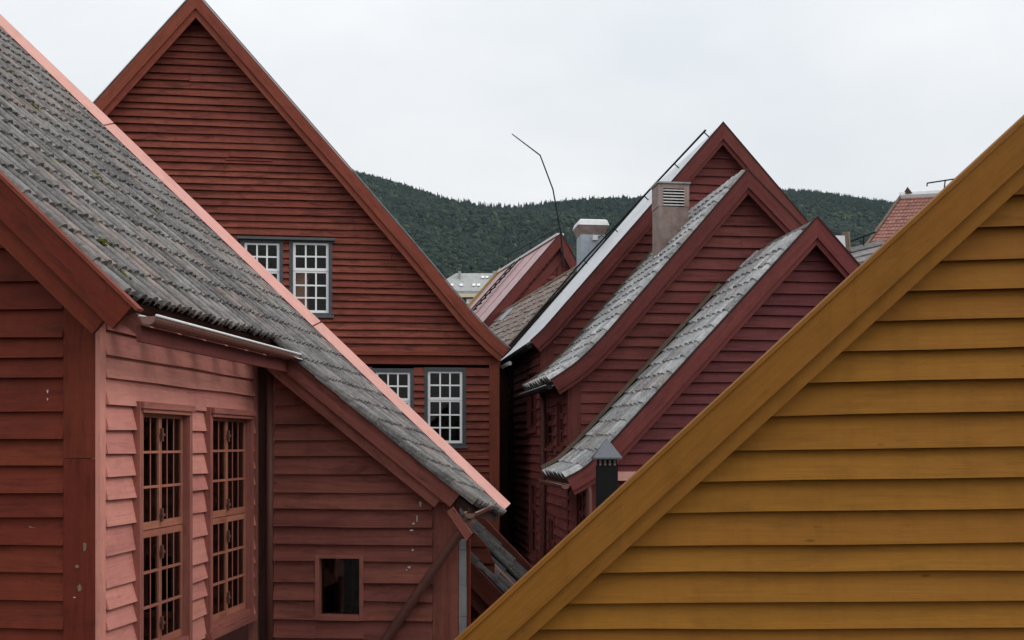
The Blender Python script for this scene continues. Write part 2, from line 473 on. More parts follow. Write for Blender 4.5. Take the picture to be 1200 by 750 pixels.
def interp_z(poly, u):
    p = sorted(poly)
    if u <= p[0][0]: a, b = p[0], p[1]
    elif u >= p[-1][0]: a, b = p[-2], p[-1]
    else:
        for a, b in zip(p, p[1:]):
            if u <= b[0]: break
    return a[1] + (b[1] - a[1]) * (u - a[0]) / (b[0] - a[0])

def siding(parent, mat, fm, lines, Lf, Rf, holes=(), nb=0.030, nt=0.006, slope=0.0, sref=0.0, joints=0.35, lap=0.022, jit=0.004, name='board', wob=0.003):
    """lapped boards between the heights in lines; Lf/Rf give the ends at a height"""
    for zb, zt in zip(lines, lines[1:]):
        zt2 = zt + lap
        l0, l1, r0, r1 = Lf(zb), Lf(zt2), Rf(zb), Rf(zt2)
        if r0 - l0 < 0.06: continue
        if r1 < l1: l1 = r1 = (l1 + r1) / 2
        segs = [(l0, r0, l1, r1, zb, zt2)]
        for (h0, h1, hz0, hz1) in holes:
            if hz1 <= zb + 0.005 or hz0 >= zt2 - 0.005: continue
            ns = []
            for (a, b, c, d_, q0, q1) in segs:
                if b <= h0 or a >= h1: ns.append((a, b, c, d_, q0, q1)); continue
                if h0 - a > 0.02: ns.append((a, h0, min(c, h0), h0, q0, q1))
                if b - h1 > 0.02: ns.append((h1, b, h1, max(d_, h1), q0, q1))
                lo, hi = max(a, h0), min(b, h1)
                if hz1 < q1 - 0.03: ns.append((lo, hi, lo, hi, max(q0, hz1), q1))
                elif hz0 > q0 + 0.012: ns.append((lo, hi, lo, hi, q0, min(q1, hz0)))
            segs = ns
        for (a, b, c, d_, q0, q1) in segs:
            pieces = [(a, b, c, d_)]
            if b - a > 1.6 and random.random() < joints:
                k = random.uniform(0.25, 0.75) * (b - a) + a
                if c < k < d_:
                    pieces = [(a, k - 0.002, c, k - 0.002), (k + 0.002, b, k + 0.002, d_)]
            for (a2, b2, c2, d2) in pieces:
                f = (q0 - zb) / (zt2 - zb)
                dn = random.uniform(-0.005, 0.008)
                plank(parent, name, mat, fm, a2, b2, c2, d2, q0 + random.uniform(-jit, jit), q1, nb + (nt - nb) * f + dn, nt,
                      slope=slope + random.uniform(-0.0022, 0.0022), wob=wob * 1.5, sref=sref)

def even_lines(z0, z1, pitch, jit=0.14):
    zs = [z0]
    while zs[-1] < z1:
        zs.append(zs[-1] + pitch * random.uniform(1 - jit, 1 + jit))
    return zs

def offset_poly(poly, w, side):
    """parallel curve: (u,z) polyline moved by w to its underside"""
    res = []
    for k, p in enumerate(poly):
        a = poly[max(k - 1, 0)]; b = poly[min(k + 1, len(poly) - 1)]
        dx, dz = b[0] - a[0], b[1] - a[1]
        l = math.hypot(dx, dz)
        nx, nz = dz / l, -dx / l
        if nz > 0: nx, nz = -nx, -nz
        res.append((p[0] + nx * w, p[1] + nz * w))
    return res

def smooth_poly(poly, n=4):
    """round the flare of a verge a little (Catmull-Rom)"""
    if len(poly) < 3: return poly
    res = []
    for k in range(len(poly) - 1):
        p0 = poly[max(k - 1, 0)]; p1 = poly[k]; p2 = poly[k + 1]; p3 = poly[min(k + 2, len(poly) - 1)]
        for j in range(n):
            t = j / n
            res.append(tuple(0.5 * ((2 * p1[i]) + (-p0[i] + p2[i]) * t + (2 * p0[i] - 5 * p1[i] + 4 * p2[i] - p3[i]) * t * t + (-p0[i] + 3 * p1[i] - 3 * p2[i] + p3[i]) * t ** 3) for i in (0, 1)))
    res.append(poly[-1])
    return res

def ribbon(parent, name, mat, poly, w0, w1, v0, v1, apex=None, cut=None, slope=None):
    """a board along a verge: from w0 to w1 below the line poly (first point at the apex), front face at v0, back at v1.
    apex: u of a plumb cut at the top end"""
    top = offset_poly(poly, w0, 0) if w0 else list(poly)
    bot = offset_poly(poly, w1, 0)
    if apex is not None:
        for q in (top, bot):
            a, b = q[0], q[1]
            q[0] = (apex, a[1] + (b[1] - a[1]) * (apex - a[0]) / (b[0] - a[0]))
    m = MB()
    s = 0
    for k in range(len(poly) - 1):
        a, b, c, d_ = top[k], top[k + 1], bot[k + 1], bot[k]
        l = math.hypot(b[0] - a[0], b[1] - a[1])
        uv = [(s, w0), (s + l, w0), (s + l, w1), (s, w1)]
        m.quad([(a[0], v0, a[1]), (b[0], v0, b[1]), (c[0], v0, c[1]), (d_[0], v0, d_[1])], uv)
        m.quad([(b[0], v1, b[1]), (a[0], v1, a[1]), (d_[0], v1, d_[1]), (c[0], v1, c[1])], uv)
        m.quad([(a[0], v1, a[1]), (b[0], v1, b[1]), (b[0], v0, b[1]), (a[0], v0, a[1])], [(s, 0), (s + l, 0), (s + l, .05), (s, .05)])
        m.quad([(d_[0], v0, d_[1]), (c[0], v0, c[1]), (c[0], v1, c[1]), (d_[0], v1, d_[1])], [(s, 0), (s + l, 0), (s + l, .05), (s, .05)])
        s += l
    for k, flip in ((0, 1), (-1, 0)):
        a, d_ = top[k], bot[k]
        q = [(a[0], v0, a[1]), (a[0], v1, a[1]), (d_[0], v1, d_[1]), (d_[0], v0, d_[1])]
        m.quad(q[::-1] if flip else q)
    return m.build(name, mat, parent)

def deck(parent, name, mat, poly, t0, t1, v0, v1):
    return ribbon(parent, name, mat, poly, t0, t1, v0, v1)

# --- tiles
def tile_mesh(name, w, L_, rolls, h, th, mat):
    prof = []
    n = 6 * rolls
    for i in range(n + 1):
        x = w * i / n
        ph = (i / n * rolls) % 1.0
        q = (i / n * rolls) % 1.0 if i < n else 1.0
        prof.append((x, h * math.sqrt(max(0.0, 1 - (2 * q - 1) ** 2)) * (1.0 if int(i / n * rolls - 1e-6) % 2 == 0 else 0.72)))
    m = MB()
    for (a, b) in zip(prof, prof[1:]):
        f = [(a[0], 0, a[1] + th), (b[0], 0, b[1] + th), (b[0], L_, b[1]), (a[0], L_, a[1])]
        m.quad(f)
        m.quad([(a[0], 0, a[1] - 0.004), (b[0], 0, b[1] - 0.004), (b[0], 0, b[1] + th), (a[0], 0, a[1] + th)])
    a = prof[0]; b = prof[-1]
    m.quad([(a[0], 0, -0.004), (a[0], 0, a[1] + th), (a[0], L_, a[1]), (a[0], L_, -0.01)])
    m.quad([(b[0], 0, b[1] + th), (b[0], 0, -0.004), (b[0], L_, -0.01), (b[0], L_, b[1])])
    me = bpy.data.meshes.new(name)
    me.from_pydata(m.v, [], m.f)
    me.materials.append(mat)
    me.polygons.foreach_set('use_smooth', [False] * len(me.polygons))
    return me

def arc(poly):
    s = [0]
    for a, b in zip(poly, poly[1:]): s.append(s[-1] + math.hypot(b[0] - a[0], b[1] - a[1]))
    return s

def on_arc(poly, s, d):
    for k in range(len(poly) - 1):
        if d <= s[k + 1] or k == len(poly) - 2:
            t = (d - s[k]) / (s[k + 1] - s[k])
            a, b = poly[k], poly[k + 1]
            return (a[0] + (b[0] - a[0]) * t, a[1] + (b[1] - a[1]) * t)

def lay_tiles(roof, frame, me, poly, v0, v1, w, exposure, falls_right, keep=None, lift=0.0, limit=300, mat=None, jitter=1.0, tail=0.0, warp=None):
    """poly: verge line from ridge to eave in (u,z).  keep(u,v,z) -> bool.
    Largest in view become parts; the rest go into one joined field."""
    s = arc(poly); total = s[-1]
    n_rows = int(total / exposure) + 1
    spots = []
    n_col = int(round((v1 - v0) / w))
    ww = (v1 - v0) / n_col
    for r in range(n_rows):
        dlow = total - r * exposure + tail
        dhigh = dlow - exposure * 1.16
        if dhigh < 0: break
        a = on_arc(poly, s, dhigh); b = on_arc(poly, s, dlow)
        up = Vector((a[0] - b[0], 0, a[1] - b[1])).normalized()
        X = Vector((0, 1, 0)) if falls_right else Vector((0, -1, 0))
        Z = X.cross(up)
        rowj = random.uniform(-0.01, 0.01)
        for c in range(n_col):
            v = v0 + c * ww if falls_right else v1 - c * ww
            if warp:
                vm = v + ww / 2 if falls_right else v - ww / 2
                up = Vector((a[0] - b[0], 0, a[1] + warp(a[0], vm) - b[1] - warp(b[0], vm))).normalized(); Z = X.cross(up)
            p = Vector((b[0], v, b[1] + (warp(b[0], vm) if warp else 0.0))) + Z * (lift + random.uniform(0, 0.006) * jitter) - up * (rowj * 0.3 + random.uniform(-0.012, 0.016) * jitter)
            if keep and not keep(p.x, p.y + (ww / 2 if falls_right else -ww / 2), p.z): continue
            tw = random.uniform(-0.016, 0.016) * jitter
            X2 = (X + up * tw).normalized(); up2 = Z.cross(X2)
            mt = Matrix(((X2.x, up2.x, Z.x, p.x), (X2.y, up2.y, Z.y, p.y), (X2.z, up2.z, Z.z, p.z), (0, 0, 0, 1)))
            wd = frame.world(p.x, p.y, p.z)
            px = CX + F * wd.x / wd.y; py = HY - F * (wd.z - HC) / wd.y
            vis = -20 < px < 1220 and -20 < py < 760
            spots.append(((0 if vis else 1e6) + wd.y, mt))
    spots.sort(key=lambda q: q[0])
    for _, mt in spots[:limit]:
        o = bpy.data.objects.new('tile', me); COL.objects.link(o); o.parent = roof; o.matrix_local = mt
    rest = spots[limit:]
    if rest:
        nv = len(me.vertices); base = np.empty(nv * 3); me.vertices.foreach_get('co', base); base = base.reshape(-1, 3)
        faces = [tuple(p.vertices) for p in me.polygons]
        V, Fc, rnd = [], [], []
        for k, (_, mt) in enumerate(rest):
            mm = np.array(mt)
            V.append(base @ mm[:3, :3].T + mm[:3, 3])
            Fc += [tuple(i + k * nv for i in f) for f in faces]
            rnd += [random.random()] * nv
        fm = bpy.data.meshes.new('tile_field'); fm.from_pydata(np.concatenate(V).tolist(), [], Fc)
        at = fm.attributes.new('tile_random', 'FLOAT', 'POINT'); at.data.foreach_set('value', rnd)
        fm.materials.append(me.materials[0])
        o = bpy.data.objects.new('tile_field', fm); COL.objects.link(o); o.parent = roof; o['kind'] = 'stuff'
    return len(spots)

def sash_window(parent, fm, s0, s1, z0, z1, casing=0.06, rows=5, cols=3, split=2, cmat='grey_frame', smat='white', sill=True, head=False, glass='glass', back=1.0, name='window', recess=True, sill_mat='grey_sill'):
    m = MB()
    cw = casing
    m.box(fm, s0, s0 + cw, z0, z1, -0.06, 0.045); m.box(fm, s1 - cw, s1, z0, z1, -0.06, 0.045)
    m.box(fm, s0 + cw, s1 - cw, z1 - cw, z1, -0.06, 0.043); m.box(fm, s0 + cw, s1 - cw, z0, z0 + cw * 0.6, -0.06, 0.043)
    win = m.build(name, M[cmat], parent)
    if sill:
        q = MB(); q.box(fm, s0 - 0.035, s1 + 0.035, z0 - 0.055, z0 - 0.002, 0.0, 0.085); q.build('sill', M[sill_mat], win)
    a0, a1, b0, b1 = s0 + cw + 0.002, s1 - cw - 0.002, z0 + cw * 0.6 + 0.002, z1 - cw - 0.002
    H = (b1 - b0)
    zs = b1 - H * split / rows
    for (y0, y1, nr, dn) in ((zs, b1, split, 0.0), (b0, zs, rows - split, -0.012)):
        q = MB(); fr = 0.048; mu = 0.030
        q.box(fm, a0, a0 + fr, y0, y1, -0.03 + dn, 0.012 + dn); q.box(fm, a1 - fr, a1, y0, y1, -0.03 + dn, 0.012 + dn)
        q.box(fm, a0 + fr, a1 - fr, y0, y0 + fr * 1.1, -0.03 + dn, 0.0105 + dn); q.box(fm, a0 + fr, a1 - fr, y1 - fr * 0.8, y1, -0.03 + dn, 0.0105 + dn)
        gx0, gx1, gz0, gz1 = a0 + fr, a1 - fr, y0 + fr * 1.1, y1 - fr * 0.8
        for c in range(1, cols):
            x = gx0 + (gx1 - gx0) * c / cols
            q.box(fm, x - mu / 2, x + mu / 2, gz0, gz1, -0.022 + dn, 0.006 + dn)
        for r in range(1, nr):
            z = gz0 + (gz1 - gz0) * r / nr
            q.box(fm, gx0, gx1, z - mu / 2, z + mu / 2, -0.020 + dn, 0.004 + dn)
        q.build('sash', M[smat], win)
        for c in range(cols):
            for r in range(nr):
                g = MB()
                x0 = gx0 + (gx1 - gx0) * c / cols; x1 = gx0 + (gx1 - gx0) * (c + 1) / cols
                y0_ = gz0 + (gz1 - gz0) * r / nr; y1_ = gz0 + (gz1 - gz0) * (r + 1) / nr
                k1, k2 = random.uniform(-.0025, .0025), random.uniform(-.0025, .0025)
                nn = -0.010 + dn
                g.hexa([fm(x0, y0_, nn + k1), fm(x1, y0_, nn + k2), fm(x1, y1_, nn - k1), fm(x0, y1_, nn - k2),
                        fm(x0, y0_, nn + k1 - .003), fm(x1, y0_, nn + k2 - .003), fm(x1, y1_, nn - k1 - .003), fm(x0, y1_, nn - k2 - .003)])
                g.build('pane', M[glass], win)
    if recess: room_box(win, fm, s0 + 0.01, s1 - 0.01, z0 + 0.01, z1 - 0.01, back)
    return win

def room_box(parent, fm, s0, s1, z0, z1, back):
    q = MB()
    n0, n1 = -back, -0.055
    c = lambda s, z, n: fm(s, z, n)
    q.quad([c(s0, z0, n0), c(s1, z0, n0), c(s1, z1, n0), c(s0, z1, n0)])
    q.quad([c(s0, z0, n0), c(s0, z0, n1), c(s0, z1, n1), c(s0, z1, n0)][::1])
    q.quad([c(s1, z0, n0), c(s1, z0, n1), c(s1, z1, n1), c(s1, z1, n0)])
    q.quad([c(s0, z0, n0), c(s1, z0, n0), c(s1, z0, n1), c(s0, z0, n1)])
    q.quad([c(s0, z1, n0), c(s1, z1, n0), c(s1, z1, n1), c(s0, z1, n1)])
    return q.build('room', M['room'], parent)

def core(parent, mat, u0, u1, v0, v1, z0, z1, front=True):
    """plain hidden walls: sides, back and lower front"""
    m = MB()
    if front: m.quad([(u0, v0, z0), (u1, v0, z0), (u1, v0, z1), (u0, v0, z1)])
    m.quad([(u1, v0, z0), (u1, v1, z0), (u1, v1, z1), (u1, v0, z1)])
    m.quad([(u1, v1, z0), (u0, v1, z0), (u0, v1, z1), (u1, v1, z1)])
    m.quad([(u0, v1, z0), (u0, v0, z0), (u0, v0, z1), (u0, v1, z1)])
    return m.build('wall', mat, parent)

def gable_core(parent, mat, pl, pr, v, z0, back=False):
    """plain wall plane of gable shape (a far gable end)"""
    apex = pl[0]
    pts = [(pl[-1][0], v, z0)] + [(p[0], v, p[1]) for p in reversed(pl)] + [(p[0], v, p[1]) for p in pr[1:]] + [(pr[-1][0], v, z0)]
    m = MB(); m.quad(pts)
    return m.build('back_wall', mat, parent)

# ------------------------------------------------------------------ ground and hill
def structure(o): o['kind'] = 'structure'; return o
m = MB(); g = 3000
m.quad([(-g, -400, 0), (g, -400, 0), (g, 2600, 0), (-g, 2600, 0)])
structure(m.build('ground', M['ground']))

RIDGE = [(-500, 60), (-100, 110), (200, 160), (330, 182), (410, 197), (450, 207), (480, 215), (520, 227), (560, 234), (600, 236), (640, 233), (700, 229), (735, 229), (800, 226),
         (860, 222), (900, 221), (940, 223), (1000, 230), (1055, 236), (1120, 243), (1250, 252), (1700, 290)]
rx = np.array([r[0] for r in RIDGE], float); ry = np.array([r[1] for r in RIDGE], float)
def hill_z(t, y):
    px = CX + F * t
    top = (HY - np.interp(px, rx, ry)) / F * 1500.0
    s = np.clip((y - 420.0) / 1080.0, 0, 1.15)
    s = np.where(s > 1, 1 - (s - 1) * 0.6, s)
    x = t * y
    n = 7 * np.sin(x / 47 + 1.3 * np.sin(y / 90)) + 6 * np.sin(y / 61 + x / 120) + 9 * np.sin(x / 139 + y / 171 + 2)
    n = n * np.clip(s * 2, 0, 1) * np.clip((1 - s) * 5 + 0.15, 0, 1)
    return top * s + n * 0.8 + HC * 0 - 1.0
TT = np.linspace(-0.75, 0.75, 121); YY = np.linspace(400, 1760, 90)
T2, Y2 = np.meshgrid(TT, YY)
Z2 = hill_z(T2, Y2)
verts = np.stack([T2 * Y2, Y2, Z2], -1).reshape(-1, 3)
nx_, ny_ = len(TT), len(YY)
fc = [(j * nx_ + i, j * nx_ + i + 1, (j + 1) * nx_ + i + 1, (j + 1) * nx_ + i) for j in range(ny_ - 1) for i in range(nx_ - 1)]
me = bpy.data.meshes.new('hill'); me.from_pydata(verts.tolist(), [], fc); me.materials.append(M['hill'])
o = bpy.data.objects.new('hill', me); COL.objects.link(o); structure(o)

def ico(sub=1):
    import bmesh
    b = bmesh.new(); bmesh.ops.create_icosphere(b, subdivisions=sub, radius=1.0)
    v = np.array([q.co[:] for q in b.verts]); f = np.array([[q.index for q in p.verts] for p in b.faces])
    b.free(); return v, f
def forest():
    n = 33000
    y = np.sqrt(rng.uniform(680 ** 2, 1545 ** 2, n))
    t = rng.uniform(-0.27, 0.45, n)
    x = t * y; z = hill_z(t, y)
    protos = []
    g_ = (1 + 5 ** .5) / 2
    iv = np.array([(-1, g_, 0), (1, g_, 0), (-1, -g_, 0), (1, -g_, 0), (0, -1, g_), (0, 1, g_), (0, -1, -g_), (0, 1, -g_), (g_, 0, -1), (g_, 0, 1), (-g_, 0, -1), (-g_, 0, 1)], float) / math.hypot(1, g_)
    ifc = np.array([(0, 11, 5), (0, 5, 1), (0, 1, 7), (0, 7, 10), (0, 10, 11), (1, 5, 9), (5, 11, 4), (11, 10, 2), (10, 7, 6), (7, 1, 8), (3, 9, 4), (3, 4, 2), (3, 2, 6), (3, 6, 8), (3, 8, 9), (4, 9, 5), (2, 4, 11), (6, 2, 10), (8, 6, 7), (9, 8, 1)])
    for k in range(5):     # broadleaf: lumpy dome, trunk hidden in the crown
        va = iv * (1 + 0.25 * rng.standard_normal((12, 1))); va[:, 2] += 1.0
        vb = iv * 0.62 * (1 + 0.3 * rng.standard_normal((12, 1))) + np.array([rng.uniform(-.6, .6), rng.uniform(-.6, .2), rng.uniform(1.3, 1.8)])
        protos.append((np.concatenate([va, vb]), np.concatenate([ifc, ifc + 12]), 0))
    for k in range(4):     # conifer: stacked ragged skirts
        vv, ff = [], []
        for q in range(4):
            r0 = 0.62 - 0.13 * q; z0 = 0.3 + 0.62 * q; i0 = len(vv)
            for j in range(7):
                a = 2 * math.pi * j / 7 + q
                rr = r0 * rng.uniform(0.7, 1.2)
                vv.append((rr * math.cos(a), rr * math.sin(a), z0 + rng.uniform(-.12, .12)))
            vv.append((0, 0, z0 + 1.15))
            ff += [(i0 + j, i0 + (j + 1) % 7, i0 + 7) for j in range(7)]
        protos.append((np.array(vv), np.array(ff), 1))
    # stands of conifers and broadleaf patches
    stand = np.sin(x / 60 + 2 * np.sin(y / 110)) + np.sin(y / 75 + x / 200) + rng.normal(0, 0.9, n)
    ridge = y > 1330
    conif = (stand > 1.5) | (ridge & (rng.random(n) < 0.35))
    V, Fc, C = [], [], []; off = 0
    for k in range(n):
        pi = 5 + rng.integers(4) if conif[k] else rng.integers(5)
        v, f, kind = protos[pi]
        s = rng.uniform(1.9, 3.8) if kind == 0 else rng.uniform(2.4, 3.8)
        if ridge[k]: s *= 0.85
        a = rng.uniform(0, 6.28); ca, sa = math.cos(a), math.sin(a)
        w_ = v * s
        w_ = np.stack([w_[:, 0] * ca - w_[:, 1] * sa, w_[:, 0] * sa + w_[:, 1] * ca, w_[:, 2]], -1) + np.array([x[k], y[k], z[k] - 1.0])
        V.append(w_); Fc.append(f + off); off += len(v)
        if kind == 0:
            g_ = rng.uniform(0, 1)
            c = np.array([0.011, 0.022, 0.018]) * (1 - g_) + np.array([0.036, 0.053, 0.034]) * g_
            if rng.random() < 0.05: c = np.array([0.062, 0.085, 0.040])
        else:
            c = np.array([0.014, 0.028, 0.021]) * rng.uniform(0.7, 1.3)
        cc = np.ones((len(v), 4)); cc[:, :3] = c * rng.uniform(0.85, 1.15, (len(v), 1)); C.append(cc)
    V = np.concatenate(V).astype(np.float32); Fc = np.concatenate(Fc).astype(np.int32); C = np.concatenate(C).astype(np.float32)
    me = bpy.data.meshes.new('hillside_forest')
    me.vertices.add(len(V)); me.vertices.foreach_set('co', V.ravel())
    me.loops.add(Fc.size); me.loops.foreach_set('vertex_index', Fc.ravel())
    me.polygons.add(len(Fc)); me.polygons.foreach_set('loop_start', np.arange(0, Fc.size, 3, dtype=np.int32))
    me.update(calc_edges=True)
    at = me.attributes.new('leaf_colour', 'FLOAT_COLOR', 'POINT'); at.data.foreach_set('color', C.ravel())
    me.materials.append(M['forest'])
    o = bpy.data.objects.new('hillside_forest', me); COL.objects.link(o)
    tag(o, 'dense dark green forest covering the hill behind the rooftops', 'forest', kind='stuff')
forest()

# ------------------------------------------------------------------ HOUSE A: near house, grey tile roof, pink side wall
TH_A = -math.atan(140 / F)
o_ = P(115, 500, 6.7)
FA = Frame(o_.x, o_.y, TH_A)
A = FA.empty('wooden_house', 'dark red wooden house with mossy grey tile roof and faded pink window wall', 'house')
VB = FA.side(297, 500, 0)[0]             # where the set-back wall stands
VV, VV2, VFAR = -0.28, VB - 0.20, 4.62
a0 = FA.gable(0, 207, VV); a1 = FA.gable(158, 361, VV)
SL = (a1[1] - a0[1]) / (a1[0] - a0[0])   # falls to the right
uR = -4.6                                 # ridge
zR = a0[1] + SL * (uR - a0[0])
line = lambda u: a0[1] + SL * (u - a0[0])
uE1 = FA.gable(166, 368, VV)[0]          # eave of the near part
uE2 = FA.gable(557, 590, VV2)[0]         # eave of the far part
AL = math.atan(-SL)
zE2 = FA.gable(557, 590, VV2)[1]
SL2 = (zE2 - line(uE1)) / (uE2 - uE1)      # the old roof sags: its near lower verge lies flatter than the far one
line2 = lambda u: line(u) if u < uE1 else line(uE1) + SL2 * (u - uE1)
def warpA(u, v):
    if u <= uE1: return 0.0
    return (line2(u) - line(u)) * max(0.0, min(1.0, 1 - (v - VV2) / (VFAR - VV2)))
near_poly = [(uR, zR), (uE1, line(uE1))]
far_poly = [(uR, zR), (uE2, line(uE2))]
# roof
roofA = ribbon(A, 'roof', M['dark_timber'], [(uR, zR), (uE1 - 0.14, line(uE1 - 0.14))], 0.035, 0.10, VV + 0.03, VV2 + 0.01)
ribbon(A, 'roof_deck', M['dark_timber'], [(uR, zR), (uE1, line(uE1))], 0.035, 0.10, VV2 + 0.012, VFAR)
m = MB(); ue = uE2 - 0.06
m.hexa([(uE1, VV2 + .012, line(uE1) - .05), (ue, VV2 + .012, line2(ue) - .05), (ue, VFAR, line(ue) - .05), (uE1, VFAR, line(uE1) - .05),
        (uE1, VV2 + .012, line(uE1) - .14), (ue, VV2 + .012, line2(ue) - .14), (ue, VFAR, line(ue) - .14), (uE1, VFAR, line(uE1) - .14)])
m.build('roof_deck', M['dark_timber'], A)
left_poly = [(uR, zR), (2 * uR - uE2, line(uE2))]
ribbon(A, 'roof_slope', M['tile_grey'], left_poly, 0.0, 0.12, VV, VFAR)
tA = tile_mesh('tile', 0.172, 0.36, 2, 0.042, 0.026, M['tile_grey'])
def keepA(u, v, z):
    return v > VV2 + 0.02 or u < uE1 + 0.03
# courses are laid from the far eave line upward; the near part shares the same courses
lay_tiles(roofA, FA, tA, far_poly, VV + 0.01, VFAR - 0.03, 0.172, 0.285, True, keep=keepA, lift=-0.012, warp=warpA)
# cover board on the far verge, its sky sheen painted into the pale pink
m = MB()
n_ = Vector((math.sin(AL), 0, math.cos(AL))); dn = Vector((math.cos(AL), 0, -math.sin(AL)))
e0 = Vector((uR, VFAR - 0.03, zR)); uEP = FA.gable(588, 603, VFAR)[0]
e1 = Vector((uEP, VFAR - 0.03, line(uEP)))
for (p, q) in ((0.0, 0.36), (0.362, 0.70), (0.702, 1.0)):
    m = MB()
    s0 = e0.lerp(e1, p); s1 = e0.lerp(e1, q); j = random.uniform(-0.004, 0.004)
    # a capping board laid tilted over the tile ends, its face towards the sky and the near gable
    lo, hi = n_ * (0.050 + j) - Vector((0, 0.045, 0)), n_ * (0.125 + j) + Vector((0, 0.075, 0))
    bk = -n_ * 0.03 + Vector((0, 0.03, 0))
    m.hexa([s0 + lo, s1 + lo, s1 + hi, s0 + hi, s0 + lo + bk, s1 + lo + bk, s1 + hi + bk, s0 + hi + bk])
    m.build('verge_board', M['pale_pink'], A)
# near barge boards (two layers), square cut ends
ub1 = FA.gable(157, 363, VV)[0]; ub2 = ub1 - 0.06
ribbon(A, 'barge_board', M['deep_red'], [(uR, zR), (ub1, line(ub1))], 0.0, 0.172, VV - 0.03, VV + 0.0)
ribbon(A, 'barge_board', M['deep_red'], [(uR, zR), (ub2, line(ub2))], 0.165, 0.285, VV + 0.004, VV + 0.035)
ribbon(A, 'verge_trim', M['red_trim'], [(uR, zR), (ub1 + 0.03, line(ub1 + 0.03))], -0.022, -0.002, VV - 0.04, VV + 0.03)
ribbon(A, 'soffit', M['dark_timber'], [(uR, zR), (ub2 - 0.02, line(ub2 - 0.02))], 0.10, 0.125, VV + 0.036, 0.0)
# front wall
z_at = lambda y: FA.gable(40, y, 0)[1]
ys = [790, 765, 735, 702, 669.5, 638, 606, 577, 545.6, 514, 482, 444, 420, 396, 362.6, 329.5, 293, 262, 230, 200, 170, 140, 110]
fmA = fm_front(0)
uc0 = FA.gable(78, 500, 0)[0]
under = [(uR, zR - 0.14 / math.cos(AL)), (0.2, line(0.2) - 0.14 / math.cos(AL))]
zfr = [z_at(y) for y in ys]
zfr += even_lines(zfr[-1], zR, 0.17)[1:]
siding(A, M['deep_red'], fmA, zfr, lambda z: uR - 0.1, lambda z: min(uc0 - 0.002, interp(under, z)), joints=0.1, nb=0.042)
zc = FA.gable(90, 395, 0)[1]
for (q0, q1) in ((3.9, FA.gable(100, 537, 0)[1] - 0.0015), (FA.gable(100, 537, 0)[1] + 0.0015, line(-0.1) - 0.22)):
    m = MB(); m.box(fmA, uc0, 0.0, q0, q1, -0.02, 0.038); m.build('corner_board', M['deep_red'], A)
core(A, M['stone_wall'], 2 * uR, -0.01, 0.02, VB, 0.0, 4.0)
core(A, M['stone_wall'], 2 * uR, -2.55, 0.02, VFAR - .2, 0.0, line(uE1) - .3)
# pink side wall
fmS = fm_right(0.0)
zl = lambda y: FA.side(120, y, 0)[1]
ys = [798, 766, 738, 714, 690, 652, 618, 587, 560.7, 532, 502.5, 473, 444, 415, 386, 362]
w1 = (FA.side(162, 500, 0.055)[0], FA.side(224, 500, 0.055)[0]); w2 = (FA.side(245, 500, 0.055)[0], FA.side(296, 500, 0.055)[0])
zt1 = FA.side(162, 470, 0.055)[1]; zt2 = FA.side(245, 477, 0.055)[1]
zb2 = FA.side(262, 731, 0)[1]
sc0 = FA.side(118.5, 500, 0)[0]
holes = [(w1[0], w1[1], zb2, zt1), (w2[0], w2[1], zb2, zt2)]
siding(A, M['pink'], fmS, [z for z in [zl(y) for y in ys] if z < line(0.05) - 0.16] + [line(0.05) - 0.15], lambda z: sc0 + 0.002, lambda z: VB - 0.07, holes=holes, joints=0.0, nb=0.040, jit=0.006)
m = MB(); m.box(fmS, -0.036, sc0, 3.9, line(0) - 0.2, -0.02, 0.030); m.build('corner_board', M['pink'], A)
m = MB(); m.box(fmS, VB - 0.068, VB - 0.012, 3.9, line(0) - 0.2, -0.02, 0.05); m.build('corner_board', M['window_pink'], A)

